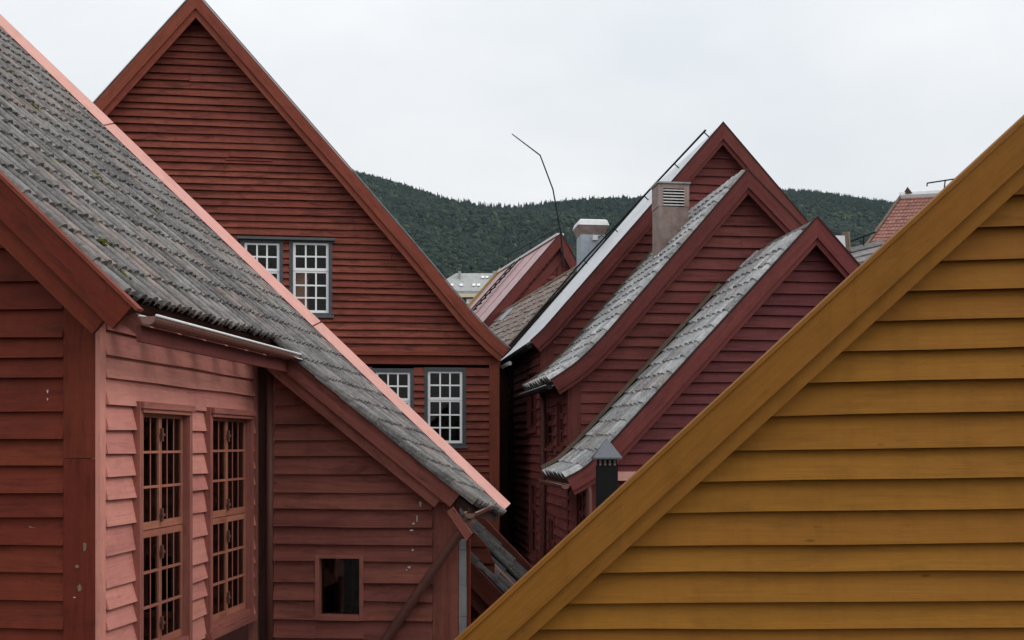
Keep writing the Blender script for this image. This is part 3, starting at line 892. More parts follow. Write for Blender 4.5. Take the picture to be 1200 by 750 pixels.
def casement(parent, fm, s0, s1, z0, z1):
    m = MB(); c = 0.050
    m.box(fm, s0, s0 + c, z0, z1, -0.08, 0.066); m.box(fm, s1 - c, s1, z0, z1, -0.08, 0.066)
    m.box(fm, s0 + c, s1 - c, z1 - c, z1, -0.08, 0.060); m.box(fm, s0 + c, s1 - c, z0, z0 + 0.05, -0.08, 0.060)
    win = m.build('window', M['window_pink'], parent)
    q = MB(); q.box(fm, s0 + 0.012, s1 - 0.012, z1 - 0.045, z1 - 0.004, 0.055, 0.092); q.box(fm, s0 + 0.03, s1 - 0.03, z1 - 0.072, z1 - 0.046, 0.05, 0.078)
    q.build('head_moulding', M['window_pink'], win)
    q = MB(); q.box(fm, s0 - 0.03, s1 + 0.03, z0 - 0.05, z0 - 0.002, 0.0, 0.085); q.build('sill', M['window_pink'], win)
    a0, a1, b0, b1 = s0 + c + .003, s1 - c - .003, z0 + 0.053, z1 - c - .003
    zm = b0 + (b1 - b0) * 0.50; sm = (a0 + a1) / 2
    for (y0, y1) in ((zm + 0.003, b1), (b0, zm - 0.003)):
        for (x0, x1) in ((a0, sm - 0.002), (sm + 0.002, a1)):
            fr = 0.021
            q = MB()
            q.box(fm, x0, x0 + fr, y0, y1, -0.03, 0.013); q.box(fm, x1 - fr, x1, y0, y1, -0.03, 0.013)
            q.box(fm, x0 + fr, x1 - fr, y0, y0 + 0.05, -0.03, 0.0115); q.box(fm, x0 + fr, x1 - fr, y1 - 0.045, y1, -0.03, 0.0115)
            gx0, gx1, g0, g1 = x0 + fr, x1 - fr, y0 + 0.05, y1 - 0.045
            for k in (1, 2):
                xx = gx0 + (gx1 - gx0) * k / 3; q.box(fm, xx - 0.0045, xx + 0.0045, g0, g1, 0.001, 0.0045)
                zz = g0 + (g1 - g0) * k / 3; q.box(fm, gx0, gx1, zz - 0.0085, zz + 0.0085, -0.002, 0.012)
            leaf = q.build('casement', M['orange_frame'], win)
            for i in range(3):
                for k in range(3):
                    xa, xb = gx0 + (gx1 - gx0) * i / 3, gx0 + (gx1 - gx0) * (i + 1) / 3
                    ya, yb = g0 + (g1 - g0) * k / 3, g0 + (g1 - g0) * (k + 1) / 3
                    e = [random.uniform(-.0015, .0015) for _ in range(2)]
                    g = MB()
                    g.hexa([fm(xa, ya, e[0]), fm(xb, ya, e[1]), fm(xb, yb, -e[0]), fm(xa, yb, -e[1]),
                            fm(xa, ya, e[0] - .003), fm(xb, ya, e[1] - .003), fm(xb, yb, -e[0] - .003), fm(xa, yb, -e[1] - .003)])
                    g.build('pane', M['glass_dim'], win)
    # iron fastenings on the meeting stiles
    for zz in (b1 - 0.16, zm + 0.09, zm - 0.16, b0 + 0.15):
        q = MB(); q.box(fm, sm - 0.010, sm + 0.010, zz - 0.045, zz + 0.045, 0.020, 0.034); q.box(fm, sm - 0.022, sm + 0.022, zz - 0.010, zz + 0.010, 0.022, 0.040)
        q.build('latch', M['pipe'], win)
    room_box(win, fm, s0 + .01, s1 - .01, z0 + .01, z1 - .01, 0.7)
    return win
casement(A, fmS, w1[0], w1[1], zb2, zt1)
casement(A, fmS, w2[0], w2[1], zb2, zt2)
# eaves of the near part: fascia, rafter tails, gutter
zE = line(uE1)
m = MB(); m.box(lambda s, z, n: (uE1 - 0.02 + n, s, z), VV + 0.04, VV2 - 0.02, zE - 0.15, zE - 0.055, -0.03, -0.005); m.build('fascia', M['wine_trim'], A)
v = 0.1
while v < VB - 0.1:
    m = MB()
    pl = [(-0.02, line(-0.02)), (uE1 - 0.045, line(uE1 - 0.045))]
    t_, b_ = offset_poly(pl, 0.104, 0), offset_poly(pl, 0.20, 0)
    m.hexa([(t_[0][0], v, t_[0][1]), (t_[1][0], v, t_[1][1]), (b_[1][0], v, b_[1][1]), (b_[0][0], v, b_[0][1]),
            (t_[0][0], v + .06, t_[0][1]), (t_[1][0], v + .06, t_[1][1]), (b_[1][0], v + .06, b_[1][1]), (b_[0][0], v + .06, b_[0][1])])
    m.build('rafter_tail', M['window_pink'], A); v += 0.42
def gutter(parent, mat, u, z, v0, v1, r, dirn=1, slope=0.0, name='gutter', seg=9, rim_mat=None):
    """half-round gutter along v"""
    m = MB(); rim = MB(); n = seg
    pr = [(math.cos(math.pi + math.pi * i / n) * r, math.sin(math.pi + math.pi * i / n) * r) for i in range(n + 1)]
    pi_ = [(x * 0.88, y * 0.88) for x, y in pr]
    P3 = lambda q, v: (u + q[0], v, z + q[1] + slope * (v - v0))
    for a, b, c, d_ in zip(pr, pr[1:], pi_, pi_[1:]):
        m.quad([P3(a, v0), P3(b, v0), P3(b, v1), P3(a, v1)]); m.quad([P3(d_, v0), P3(c, v0), P3(c, v1), P3(d_, v1)])
        for vv in (v0, v1): m.quad([P3(a, vv), P3(b, vv), P3(d_, vv), P3(c, vv)])
    for k in (0, -1): m.quad([P3(pr[k], v0), P3(pr[k], v1), P3(pi_[k], v1), P3(pi_[k], v0)])
    for s_ in (1, -1):
        rim.tube([(u + s_ * r, v0, z + 0.004), (u + s_ * r, v1, z + 0.004 + slope * (v1 - v0))], 0.009, 6)
    m.quad([P3(q, v0) for q in pr]); m.quad([P3(q, v1) for q in pr])
    g_ = m.build(name, mat, parent, smooth=False)
    rim.build('gutter_rim', rim_mat or mat, g_, smooth=True)
    return g_
gutter(A, M['gutter'], uE1 + 0.030, zE - 0.008, VV + 0.015, VV2 - 0.03, 0.052, rim_mat=M['white_metal'])  # white rim paints in the sky sheen along the gutter edge
m = MB(); m.hexa([(uE1 - .02, VV2 - .16, zE - .005), (uE1 + .10, VV2 - .16, zE - .045), (uE1 + .11, VV2 + .02, zE - .045), (uE1 - .02, VV2 + .02, zE + .01),
                  (uE1 - .02, VV2 - .16, zE - .009), (uE1 + .10, VV2 - .16, zE - .049), (uE1 + .11, VV2 + .02, zE - .049), (uE1 - .02, VV2 + .02, zE + .006)])
m.build('flashing', M['white_metal'], A)
# set-back front wall (A2)
fm2 = fm_front(VB)
uK = FA.gable(322, 600, VB)[0]; uC0 = FA.gable(508, 650, VB)[0]; uC1 = FA.gable(538, 650, VB)[0]
z2 = lambda y: FA.gable(330, y, VB)[1]
ys = [790, 768, 746, 724.7, 702, 680.7, 656, 636.7, 616.7, 596, 576, 554.7, 534, 516, 497, 475, 455, 436, 418]
under2 = [(uR, zR - 0.14 / math.cos(AL)), (uE1, line(uE1) - 0.14 / math.cos(AL)), (3.0, line2(3.0) - 0.14 / math.cos(AL))]
hw = (FA.gable(371, 700, VB)[0], FA.gable(427.5, 700, VB)[0], FA.gable(400, 726, VB)[1], FA.gable(400, 650, VB)[1])
siding(A, M['brown_red'], fm2, [z2(y) for y in ys], lambda z: uK + 0.002, lambda z: min(uC0 - 0.002, interp(under2, z)), holes=[hw], joints=0.05, nb=0.050, nt=.006)
m = MB(); m.box(fm2, 0.01, uK - 0.06, 3.9, line(uK) - 0.12, -0.02, 0.02); m.build('corner_board', M['dark_timber'], A)  # dark colour on this board stands in for the corner's shadow
m = MB(); m.tube([(uK - 0.03, VB - 0.035, 3.9), (uK - 0.03, VB - 0.035, line(uK) - 0.16)], 0.032, 10); m.build('downpipe', M['pipe'], A, smooth=True)
m = MB(); m.box(fm2, uC0, uC1, 3.9, line2(uC1) - 0.14, -0.02, 0.03); m.build('corner_board', M['brown_red'], A)
zcf = FA.gable(540, 632, VB)[1]
m = MB(); zz = 3.9; fmE = fm_front(VB)
uC2 = FA.gable(547, 650, VB)[0]
while zz < zcf - 0.05:
    h_ = random.uniform(0.16, 0.3); j = random.uniform(-0.004, 0.004)
    m.box(fmE, uC1 + 0.002, uC2 + j, zz, min(zz + h_, zcf), -0.02, 0.018 + j); zz += h_ + 0.003
m.build('corner_flashing', M['lead'], A)
m = MB(); m.box(fmE, uC2 + 0.006, uC2 + 0.03, 3.9, zcf, -0.02, 0.03); m.build('edge_strip', M['deep_red'], A)
core(A, M['stone_wall'], 0.02, uC0 - 0.36, VB + 0.02, VFAR - 0.2, 0, 4.0)
m = MB(); uq = uC0 - 0.35; m.quad([(uq, VB + 0.02, 0), (uq, VFAR - .2, 0), (uq, VFAR - .2, line(uq) - .1), (uq, VB + 0.02, line(uq) - .1)])
m.build('end_wall', M['dark_timber'], A)
# barge boards of the set-back part
ub = FA.gable(527, 577, VV2)[0]; us = uE1 - 0.02
seg = [(us, line(us)), (uE1, line(uE1)), (ub + 0.1, line2(ub + 0.1))]
ribbon(A, 'barge_board', M['brown_red'], seg, 0.0, 0.150, VV2 - 0.03, VV2)
ribbon(A, 'barge_board', M['brown_red'], [(us - 0.05, line(us - 0.05)), (uE1, line(uE1)), (ub + 0.02, line2(ub + 0.02))], 0.146, 0.238, VV2 + 0.003, VV2 + 0.03)
ribbon(A, 'verge_trim', M['brown_red'], seg, -0.020, -0.002, VV2 - 0.035, VV2 + 0.02)
ribbon(A, 'soffit', M['dark_timber'], [(us, line(us)), (uE1, line(uE1)), (ub, line2(ub))], 0.10, 0.12, VV2 + 0.031, VB)
# small window
m = MB(); c = 0.035
m.box(fm2, hw[0], hw[0] + c, hw[2], hw[3], -0.06, 0.05); m.box(fm2, hw[1] - c, hw[1], hw[2], hw[3], -0.06, 0.05)
m.box(fm2, hw[0] + c, hw[1] - c, hw[3] - c * .8, hw[3], -0.06, 0.046); m.box(fm2, hw[0] + c, hw[1] - c, hw[2], hw[2] + c * 1.2, -0.06, 0.06)
w_ = m.build('window', M['window_pink'], A)
m = MB()
for f_ in (0.33, 0.68):
    x = hw[0] + (hw[1] - hw[0]) * f_; m.box(fm2, x - .005, x + .005, hw[2] + c * 1.2, hw[3] - c * .8, -0.10, -0.085)
m.build('glazing_bars', M['dark_timber'], w_)
g = MB(); g.box(fm2, hw[0] + c, hw[1] - c, hw[2] + c * 1.2, hw[3] - c * .8, -0.035, -0.031); g.build('pane', M['glass_dim'], w_)
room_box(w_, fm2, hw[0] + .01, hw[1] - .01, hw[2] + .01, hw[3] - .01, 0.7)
# eave gutter of the far part with its diagonal downpipe
gp = FA.gable(545, 614, VV2 - 0.05)
gutter(A, M['gutter'], uE2 - 0.030, line2(uE2) - 0.075, VV2 - 0.10, VV2 + 1.3, 0.045)
d0 = FA.gable(536, 628, VB - 0.22); d1 = FA.gable(450, 752, VB - 0.10)
m = MB(); m.tube([(uE2 - 0.03, VV2 - 0.02, line2(uE2) - 0.13), (d0[0], VB - 0.20, d0[1]), (d1[0], VB - 0.085, d1[1]), (d1[0] - 0.35, VB - 0.085, d1[1] - 0.5)], 0.040, 10)
m.build('downpipe', M['pipe'], A, smooth=True)
m = MB()
q0 = FA.gable(523, 600, VV2 - 0.12); q1 = FA.gable(548, 634, VV2 - 0.12)
m.hexa([(q0[0], VV2 - .10, q0[1]), (q1[0] - .015, VV2 - .10, q1[1]), (q1[0] + .035, VV2 - .10, q1[1] + .06), (q0[0] + .05, VV2 - .10, q0[1] + .04),
        (q0[0], VV2 - .07, q0[1]), (q1[0] - .015, VV2 - .07, q1[1]), (q1[0] + .035, VV2 - .07, q1[1] + .06), (q0[0] + .05, VV2 - .07, q0[1] + .04)])
m.build('gutter_bracket', M['brown_red'], A)
# dried white splashes and peeled patches
M['splash'] = plain('dried_white_splash', (0.62, 0.60, 0.57), 0.8, 0.2, 0.3, 60)
M['peel'] = plain('bare_peeled_wood', (0.25, 0.19, 0.12), 0.9, 0.1, 0.4, 60)
def patch(parent, fm, frame_hit, px, py, w_, h_, n, mat, name):
    s0, z0 = frame_hit(px, py)
    m = MB(); k = 9; pts = []
    for i in range(k):
        a = 2 * math.pi * i / k; r_ = random.uniform(0.55, 1.1)
        pts.append((s0 + math.cos(a) * w_ * r_, z0 + math.sin(a) * h_ * r_))
    f = [fm(p[0], p[1], n) for p in pts]; b_ = [fm(p[0], p[1], n - 0.006) for p in pts]
    m.quad(f)
    for i in range(k): m.quad([f[i], f[(i + 1) % k], b_[(i + 1) % k], b_[i]])
    m.build(name, M[mat], parent)
hA2 = lambda px, py: FA.gable(px, py, VB)
for (px, py, w_, h_) in ((494, 590, .012, .03), (490, 607, .006, .03), (486, 613, .012, .012), (484, 621, .016, .008), (485, 644, .010, .010), (481, 664, .014, .012), (478, 667, .008, .008)):
    patch(A, fm2, hA2, px, py, w_, h_, 0.052, 'splash', 'splash')
hA0 = lambda px, py: FA.gable(px, py, 0)
for (px, py, w_, h_, mt_) in ((103, 640, .012, .035, 'peel'), (94, 663, .012, .012, 'peel'), (97, 688, .013, .03, 'peel'), (91, 699, .008, .005, 'splash'), (60, 459, .005, .014, 'splash'), (60, 468, .003, .008, 'splash')):
    patch(A, fmA, hA0, px, py, w_, h_, 0.0455 if px < 78 else 0.041, mt_, 'peeled_patch' if mt_ == 'peel' else 'splash')
# moss tufts on the tiles
def moss(parent, u, v, z, s, n_):
    m = MB(); iv, fcs = ico(1)
    for k in range(9):
        c = Vector((random.gauss(0, 1) * s, random.gauss(0, 1) * s * 1.3, 0)); r = s * random.uniform(.35, .85)
        for f in fcs:
            m.quad([Vector((u, v, z)) + c - Vector((0, 0, c.x * math.tan(AL))) + n_ * (0.035) + Vector(iv[i]) * r * random.uniform(0.8, 1.15) for i in f])
    m.build('moss', M['moss'], parent)['kind'] = 'stuff'
for (px, py, s) in ((112, 213, .030), (38, 130, .020), (77, 250, .022), (118, 292, .024), (180, 252, .018), (13, 90, .02), (140, 330, .016), (285, 385, .016), (215, 305, .014)):
    # intersect the view ray with the roof plane
    r = ray(px, py); t = 5.0
    for _ in range(60):
        l = FA.loc(Vector((0, 0, HC)) + r * t); e = line(l.x) - l.z
        if e > 0: break
        t += 0.1
    moss(roofA, l.x, l.y, line(l.x), s, n_)

# ------------------------------------------------------------------ HOUSE W: big red gable with white windows
TH_R = math.atan(160 / F)
o_ = P(585, 500, 22.0)
FW = Frame(o_.x, o_.y, TH_R)
W = FW.empty('wooden_house', 'tall red wooden gable house with white sash windows', 'house')
VW = -0.30
G = lambda px, py, v=VW: FW.gable(px, py, v)
wr = [G(229, -9), G(330, 107), G(410, 198), G(500, 303), G(540, 351), G(560, 374), G(580, 394), G(597, 409)]
wr = [wr[0]] + smooth_poly(wr[2:], 4)
ap = wr[0]
wl = [ap, G(95, 139), (G(95, 139)[0] + (G(95, 139)[0] - ap[0]) * 2.0, G(95, 139)[1] + (G(95, 139)[1] - ap[1]) * 2.0)]
for pl in (wr, wl):
    ribbon(W, 'barge_board', M['red_trim'], pl, 0.0, 0.20, VW - 0.03, VW, apex=ap[0])
    ribbon(W, 'barge_board', M['red_trim'], pl, 0.195, 0.31, VW + 0.004, VW + 0.03, apex=ap[0])
    ribbon(W, 'verge_trim', M['lead'], pl, -0.032, -0.017, VW - 0.033, VW + 0.05, apex=ap[0])
    ribbon(W, 'soffit', M['dark_timber'], pl, 0.13, 0.15, VW + 0.031, 0.0, apex=ap[0])
    ribbon(W, 'roof', M['tile_slate'], pl, 0.0, 0.10, VW + 0.05, 9.0, apex=ap[0])
ribbon(W, 'end_trim', M['red_trim'], [wr[-2], wr[-1]], 0.0, 0.30, VW - 0.026, VW - 0.001) if False else None
fmW = fm_front(0.0)
zmo = FW.gable(480, 415, 0)[1]
usR = offset_poly(wr, 0.16, 0); usL = offset_poly(wl, 0.16, 0)
def gwin(x0, y0, x1, y1):
    a = FW.gable(x0, y1, 0); b = FW.gable(x1, y0, 0)
    return (a[0], b[0], a[1], b[1])
wins = [gwin(282, 281, 332, 370), gwin(339, 281, 389.5, 369)]
wins2 = [gwin(497, 431, 546, 522), gwin(436, 432, 485, 523), gwin(375, 433, 424, 524)]
Rf = lambda z: interp(usR[1:], z) if z < usR[1][1] else interp([usR[0], usR[1]], z)
Lf = lambda z: max(interp(usL, z), -12.0)
wl_lines = even_lines(zmo + 0.05, ap[1] - 0.2, 0.139, 0.10)
siding(W, M['red'], fmW, wl_lines, Lf, Rf, holes=wins, joints=0.30, nb=0.055, nt=0.006, wob=0.004)
uWc = FW.gable(573, 500, 0)[0]
siding(W, M['red'], fmW, even_lines(zmo - 4.2, zmo - 0.14, 0.142, 0.12)[:-1], lambda z: -6.5, lambda z: uWc - 0.002, holes=wins2, joints=0.2, nb=0.055, wob=0.004)
m = MB(); m.box(fmW, -6.5, 0.02, zmo - 0.20, zmo - 0.03, -0.02, 0.05); m.build('string_board', M['red_trim'], W)
m = MB(); m.box(fmW, -6.5, 0.06, zmo - 0.028, zmo + 0.045, -0.02, 0.12); m.build('string_moulding', M['red_trim'], W)
m = MB(); m.box(fmW, uWc, 0.0, 1.0, zmo - 0.202, -0.02, 0.05); m.build('corner_board', M['red_trim'], W)
for wv in wins: sash_window(W, fmW, *wv, casing=0.07, back=0.25, recess=False)
for wv in wins2: sash_window(W, fmW, *wv, casing=0.07, back=0.9)
hz = FW.gable(330, 279, 0)[1]
m = MB(); m.box(fmW, FW.gable(279, 279, 0)[0], FW.gable(393, 279, 0)[0], hz - 0.045, hz, 0.0, 0.12); m.build('head_trim', M['grey_sill'], W)
# attic room behind the gable windows with a brick chimney breast
room_box(W, fmW, wins[0][0] - .1, wins[1][1] + .1, wins[0][2] - 0.02, wins[0][3] + .02, 1.6)
m = MB(); x0 = FW.gable(303, 340, 0.5)[0]; x1 = FW.gable(319, 340, 0.5)[0]; zz = FW.gable(310, 320, 0.5)[1]
m.box(fmW, x0, x1, wins[0][2] - .015, zz, -0.7, -0.14); m.build('chimney_breast', M['brick'], W)
m = MB(); x0 = FW.gable(346, 340, 0.5)[0]; x1 = FW.gable(362, 340, 0.5)[0]; zz = FW.gable(350, 322, 0.5)[1]
m.box(fmW, x0, x1, wins[0][2] - .015, zz, -0.7, -0.14); m.build('chimney_breast', M['brick'], W)
# boarded-over hatch in the gable
a = FW.gable(265, 197, 0); b = FW.gable(319, 190, 0)
m = MB(); m.box(fmW, a[0], b[0], b[1], b[1] + .03, 0.02, 0.062); m.build('hatch_trim', M['red'], W)
m = MB(); m.box(fmW, a[0] - .012, a[0], a[1] - .12, b[1], 0.02, 0.052); m.build('hatch_trim', M['red'], W)
core(W, M['stone_wall'], wl[-1][0] + .5, -0.02, 0.05, 8.8, 0, 5.0)
core(W, M['stone_wall'], wl[-1][0] + .5, -0.02, 0.4, 8.8, 5.0, zmo - .3, front=False)
gable_core(W, M['stone_wall'], wl, wr, 8.8, 4.0)
m = MB(); a = FW.gable(600, 436, -0.2); b = FW.gable(592, 430, 0.3)
m.tube([(FW.gable(590, 429, 0)[0], 0.2, FW.gable(590, 429, 0)[1]), (FW.gable(597, 426, 0)[0], -0.1, FW.gable(597, 426, 0)[1])], 0.045, 8); m.build('gutter_outlet', M['white_metal'], W)

# ------------------------------------------------------------------ RIGHT ROW: three stepped red gables
o_ = P(695, 500, 16.0)
FR = Frame(o_.x, o_.y, TH_R)
V3 = 0.0
V2 = FR.side(668, 500, 0)[0]
V1 = FR.side(636, 500, 0)[0]
V0 = V1 + 5.2
OV = 0.22
def gp(px, py, v): return FR.gable(px, py, v)
def row_house(label, v0, v1, left_px, right_px, cover, trim, bw, mat_wall, lines_z, smooth_from=None, w_out=0.192, w_in=0.068, ztop_lines=None, cb=None, uwall=0.0):
    fr = Frame(*FR.world(0, v0, 0).xy, FR.th)
    E = fr.empty('wooden_house', label, 'house', 'red houses in a row along the passage')
    vf = -OV
    pl = [fr.gable(x, y, vf) for x, y in left_px]
    pr = [fr.gable(x, y, vf) for x, y in right_px]
    if len(pl) > 2:
        pl = [pl[0]] + smooth_poly(pl[1:], 4)
    ap = pl[0]
    for q in (pl, pr):
        ribbon(E, 'barge_board', trim, q, 0.0, w_out, vf - 0.03, vf, apex=ap[0])
        ribbon(E, 'barge_board', trim, q, w_out - 0.004, w_out + w_in, vf + 0.004, vf + 0.03, apex=ap[0])
        ribbon(E, 'verge_trim', M['dark_timber'], q, -0.025, -0.003, vf - 0.038, vf + 0.03, apex=ap[0])
        ribbon(E, 'soffit', M['dark_timber'], q, 0.13, 0.15, vf + 0.031, 0.0, apex=ap[0])
    L_ = v1 - v0
    roof = ribbon(E, 'roof', cover, pl, 0.03, 0.12, vf + 0.02, L_, apex=ap[0])
    ribbon(E, 'roof_slope', M['tile_slate'], pr, 0.0, 0.12, vf + 0.02, L_, apex=ap[0])
    usl = offset_poly(pl, 0.17, 0); usr = offset_poly(pr, 0.17, 0)
    Lf = lambda z: max(uwall + bw + 0.002, interp(usl, z)) if cb else max(uwall, interp(usl, z))
    Rf = lambda z: min(interp(usr, z), 5.5)
    return fr, E, roof, pl, pr, Lf, Rf, L_
def corner(E, mat, bw, z0, z1, fr):
    m = MB(); m.box(fm_front(0), 0.0, bw, z0, z1, -0.02, 0.042); m.build('corner_board', mat, E)

# G3, nearest
L3 = [(957, 256), (722, 514), (700, 536), (684, 550), (664, 561)]
R3 = [(957, 256), (1010, 317), (1100, 420)]
f3, G3, roof3, pl3, pr3, Lf3, Rf3, D3 = row_house('plum red gable house with narrow grey tile roof behind the black stove pipe', 0.0, V2, L3, R3, M['dark_timber'], M['plum_trim'], 0.14, M['plum'], None, cb=True)
siding(G3, M['plum'], fm_front(0), even_lines(4.9, pl3[0][1] - 0.3, 0.168, 0.13), Lf3, Rf3, joints=0.15, nb=0.044)
corner(G3, M['plum_trim'], 0.14, 2.0, interp_z(pl3, 0.1) - 0.25, f3)
q0 = f3.gable(715, 563, 0); q1 = f3.gable(760, 552.5, 0)
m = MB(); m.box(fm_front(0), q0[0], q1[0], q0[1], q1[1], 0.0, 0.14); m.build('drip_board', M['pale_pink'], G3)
tR = tile_mesh('tile', 0.25, 0.40, 1, 0.075, 0.034, M['tile_slate'])
lay_tiles(roof3, f3, tR, pl3[:1] + pl3[1:], -OV + 0.02, D3 - 0.03, 0.25, 0.31, False, lift=-0.012)
# timber flashing where this roof meets the next gable
tp = [tuple(pl3[0][i] + (pl3[1][i] - pl3[0][i]) * 0.24 for i in (0, 1))] + pl3[1:]
ribbon(G3, 'flashing_board', M['bare'], tp, -0.155, -0.10, D3 - 0.12, D3 - 0.055)
ribbon(G3, 'shadow_gap_strip', M['black_metal'], tp, -0.098, 0.03, D3 - 0.075, D3 - 0.055)  # black strip painted in as the shadow gap below the board
gutter(G3, M['gutter'], pl3[-1][0] - 0.02, pl3[-1][1] - 0.09, -OV - 0.03, D3, 0.06)

# G2
L2 = [(876, 200), (714, 388), (690, 413), (670, 430), (646, 446)]
R2 = [(876, 200), (944, 271), (1010, 343)]
f2, G2, roof2, pl2, pr2, Lf2, Rf2, D2 = row_house('wine red gable house carrying a louvred vent shaft on its tile roof', V2, V1, L2, R2, M['dark_timber'], M['wine_trim'], 0.17, M['wine'], None, cb=True)
siding(G2, M['wine'], fm_front(0), even_lines(4.9, pl2[0][1] - 0.3, 0.185, 0.16), Lf2, Rf2, joints=0.4, nb=0.044)
corner(G2, M['wine_trim'], 0.17, 2.0, interp_z(pl2, 0.1) - 0.25, f2)
lay_tiles(roof2, f2, tR, pl2, -OV + 0.02, D2 - 0.03, 0.25, 0.31, False, lift=-0.012)
tp = [tuple(pl2[0][i] + (pl2[1][i] - pl2[0][i]) * 0.24 for i in (0, 1))] + pl2[1:]
ribbon(G2, 'flashing_board', M['bare'], tp, -0.12, -0.07, D2 - 0.09, D2 - 0.05)
gutter(G2, M['black_metal'], pl2[-1][0] - 0.03, pl2[-1][1] - 0.08, -OV - 0.02, D2, 0.065, rim_mat=M['zinc'])
# vent shaft
vS = 1.25
x0 = f2.gable(772, 260, vS)[0]; x1 = f2.gable(807, 260, vS)[0]; zt = f2.gable(790, 214, vS)[1]; zb = f2.gable(790, 312, vS)[1] - 0.6
m = MB(); fv = fm_front(vS)
m.box(fv, x0, x1, zb, zt - 0.42, -0.45, 0.0)
m.box(fv, x0 - .01, x0 + .08, zt - 0.42, zt - .02, -0.45, 0.005); m.box(fv, x1 - .08, x1 + .01, zt - 0.42, zt - .02, -0.45, 0.005)
m.box(fv, x0 + .08, x1 - .08, zt - 0.10, zt - .02, -0.45, 0.005); m.box(fv, x0 + .08, x1 - .08, zt - 0.418, zt - .02, -0.45, -0.20)
sh = m.build('vent_shaft', M['rust_panel'], G2)
m = MB(); m.box(fv, x0 - .03, x1 + .03, zt - .018, zt + .01, -0.48, 0.03); m.build('cap', M['lead'], sh)
for k in range(6):
    z_ = zt - 0.40 + k * 0.052
    m = MB(); m.hexa([(x0 + .08, vS - .012, z_), (x1 - .08, vS - .012, z_), (x1 - .08, vS - .008, z_ + .008), (x0 + .08, vS - .008, z_ + .008),
                      (x0 + .08, vS + .05, z_ + .03), (x1 - .08, vS + .05, z_ + .03), (x1 - .08, vS + .054, z_ + .038), (x0 + .08, vS + .054, z_ + .038)])
    m.build('louvre', M['white_metal'], sh)

# G1
L1 = [(847, 145), (640, 383), (632, 391), (622, 400)]
R1 = [(847, 145), (945, 260), (1010, 336)]
f1, G1, roof1, pl1, pr1, Lf1, Rf1, D1 = row_house('tall wine red gable house with pale sheet metal roof and roof rail', V1, V0, L1, R1, M['dark_timber'], M['wine_trim'], 0.2, M['wine'], None, cb=True)
siding(G1, M['wine'], fm_front(0), even_lines(5.5, pl1[0][1] - 0.3, 0.165, 0.12), Lf1, Rf1, joints=0.3, nb=0.044)
corner(G1, M['wine_trim'], 0.2, 2.0, interp_z(pl1, 0.1) - 0.25, f1)
nP = 2
for k in range(nP):
    va = -OV - 0.01 + (D1 + OV) * k / nP; vb_ = -OV - 0.01 + (D1 + OV) * (k + 1) / nP
    ribbon(G1, 'roof_sheet', M['sheet_white'], pl1, -0.012, 0.028, va + 0.002, vb_ - 0.002, apex=pl1[0][0])
ribbon(G1, 'verge_board', M['black_metal'], pl1, -0.05, 0.20, D1 + 0.0, D1 + 0.03, apex=pl1[0][0])
gutter(G1, M['black_metal'], pl1[-1][0] - 0.03, pl1[-1][1] - 0.07, -OV, D1, 0.065)
# roof rail along the far verge
def along(pl, f, lift):
    s = arc(pl); p = on_arc(pl, s, s[-1] * f)
    return p
sA = arc(pl1)
def rp_(f, n, v):
    p = on_arc(pl1, sA, sA[-1] * f); dx, dz = pl1[1][0] - pl1[0][0], pl1[1][1] - pl1[0][1]; l = math.hypot(dx, dz)
    nx, nz = dz / l, -dx / l
    if nz < 0: nx, nz = -nx, -nz
    return (p[0] + nx * n, v, p[1] + nz * n)
m = MB(); vrf = lambda f_: -0.05 + D1 * 0.98 * min(1, f_ * 2.1)
m.tube([rp_(f_, .15 - .05 * f_, vrf(f_)) for f_ in (0.025, 0.10, 0.2, 0.3, 0.4, 0.48, 0.6, 0.8, 0.97)], 0.020, 8)
for f_ in (0.03, 0.12, 0.22, 0.33, 0.45, 0.6, 0.75, 0.9):
    m.tube([rp_(f_, -0.02, vrf(f_)), rp_(f_, .15 - .05 * f_, vrf(f_))], 0.012, 6)
m.build('roof_rail', M['black_metal'], G1)
# zinc ventilation hood behind the ridge line of the sheet roof
vH = D1 + 0.5
x0 = f1.gable(681, 300, vH)[0]; x1 = f1.gable(709, 300, vH)[0]; zt = f1.gable(695, 257, vH)[1]; zm_ = f1.gable(695, 275, vH)[1]; zb = f1.gable(695, 330, vH)[1]
m = MB(); fv = fm_front(vH)
m.box(fv, x0, x1, zb - 1.0, zm_, -0.6, 0.0)
hood = m.build('ventilation_hood', M['zinc'], G1)
m = MB(); c_ = (x0 + x1) / 2; wi = (x1 - x0)
ring = lambda s, z, e: [(x0 - e, vH - e, z), (x1 + e, vH - e, z), (x1 + e, vH + .6 + e, z), (x0 - e, vH + .6 + e, z)]
lo, hi = ring(0, zm_ + .002, -0.01), ring(0, zt - 0.15, 0.08)
for i in range(4): m.quad([lo[i], lo[(i + 1) % 4], hi[(i + 1) % 4], hi[i]])
m.build('hood_flare', M['rust_panel'], hood)
m = MB(); a_, b_, c2 = ring(0, zt - .15, .09), ring(0, zt - .03, .05), ring(0, zt, .01)
for (p_, q_) in ((a_, b_), (b_, c2)):
    for i in range(4): m.quad([p_[i], p_[(i + 1) % 4], q_[(i + 1) % 4], q_[i]])
m.quad(c2); m.build('hood_cap', M['white_metal'], hood)
m = MB(); m.box(fv, c_ - .02, c_ + .1, zm_ - .14, zm_ - .02, 0.0, 0.08); m.build('lamp_box', M['white_metal'], hood)
m = MB(); m.tube([(c_ + .1, vH - .05, zm_ - .08), (c_ + .2, vH - .07, zm_ - .03), (x1 + .05, vH - .05, zm_ - .10), (x1 + .06, vH, zm_ - .3)], 0.012, 6); m.build('cable', M['black_metal'], hood)

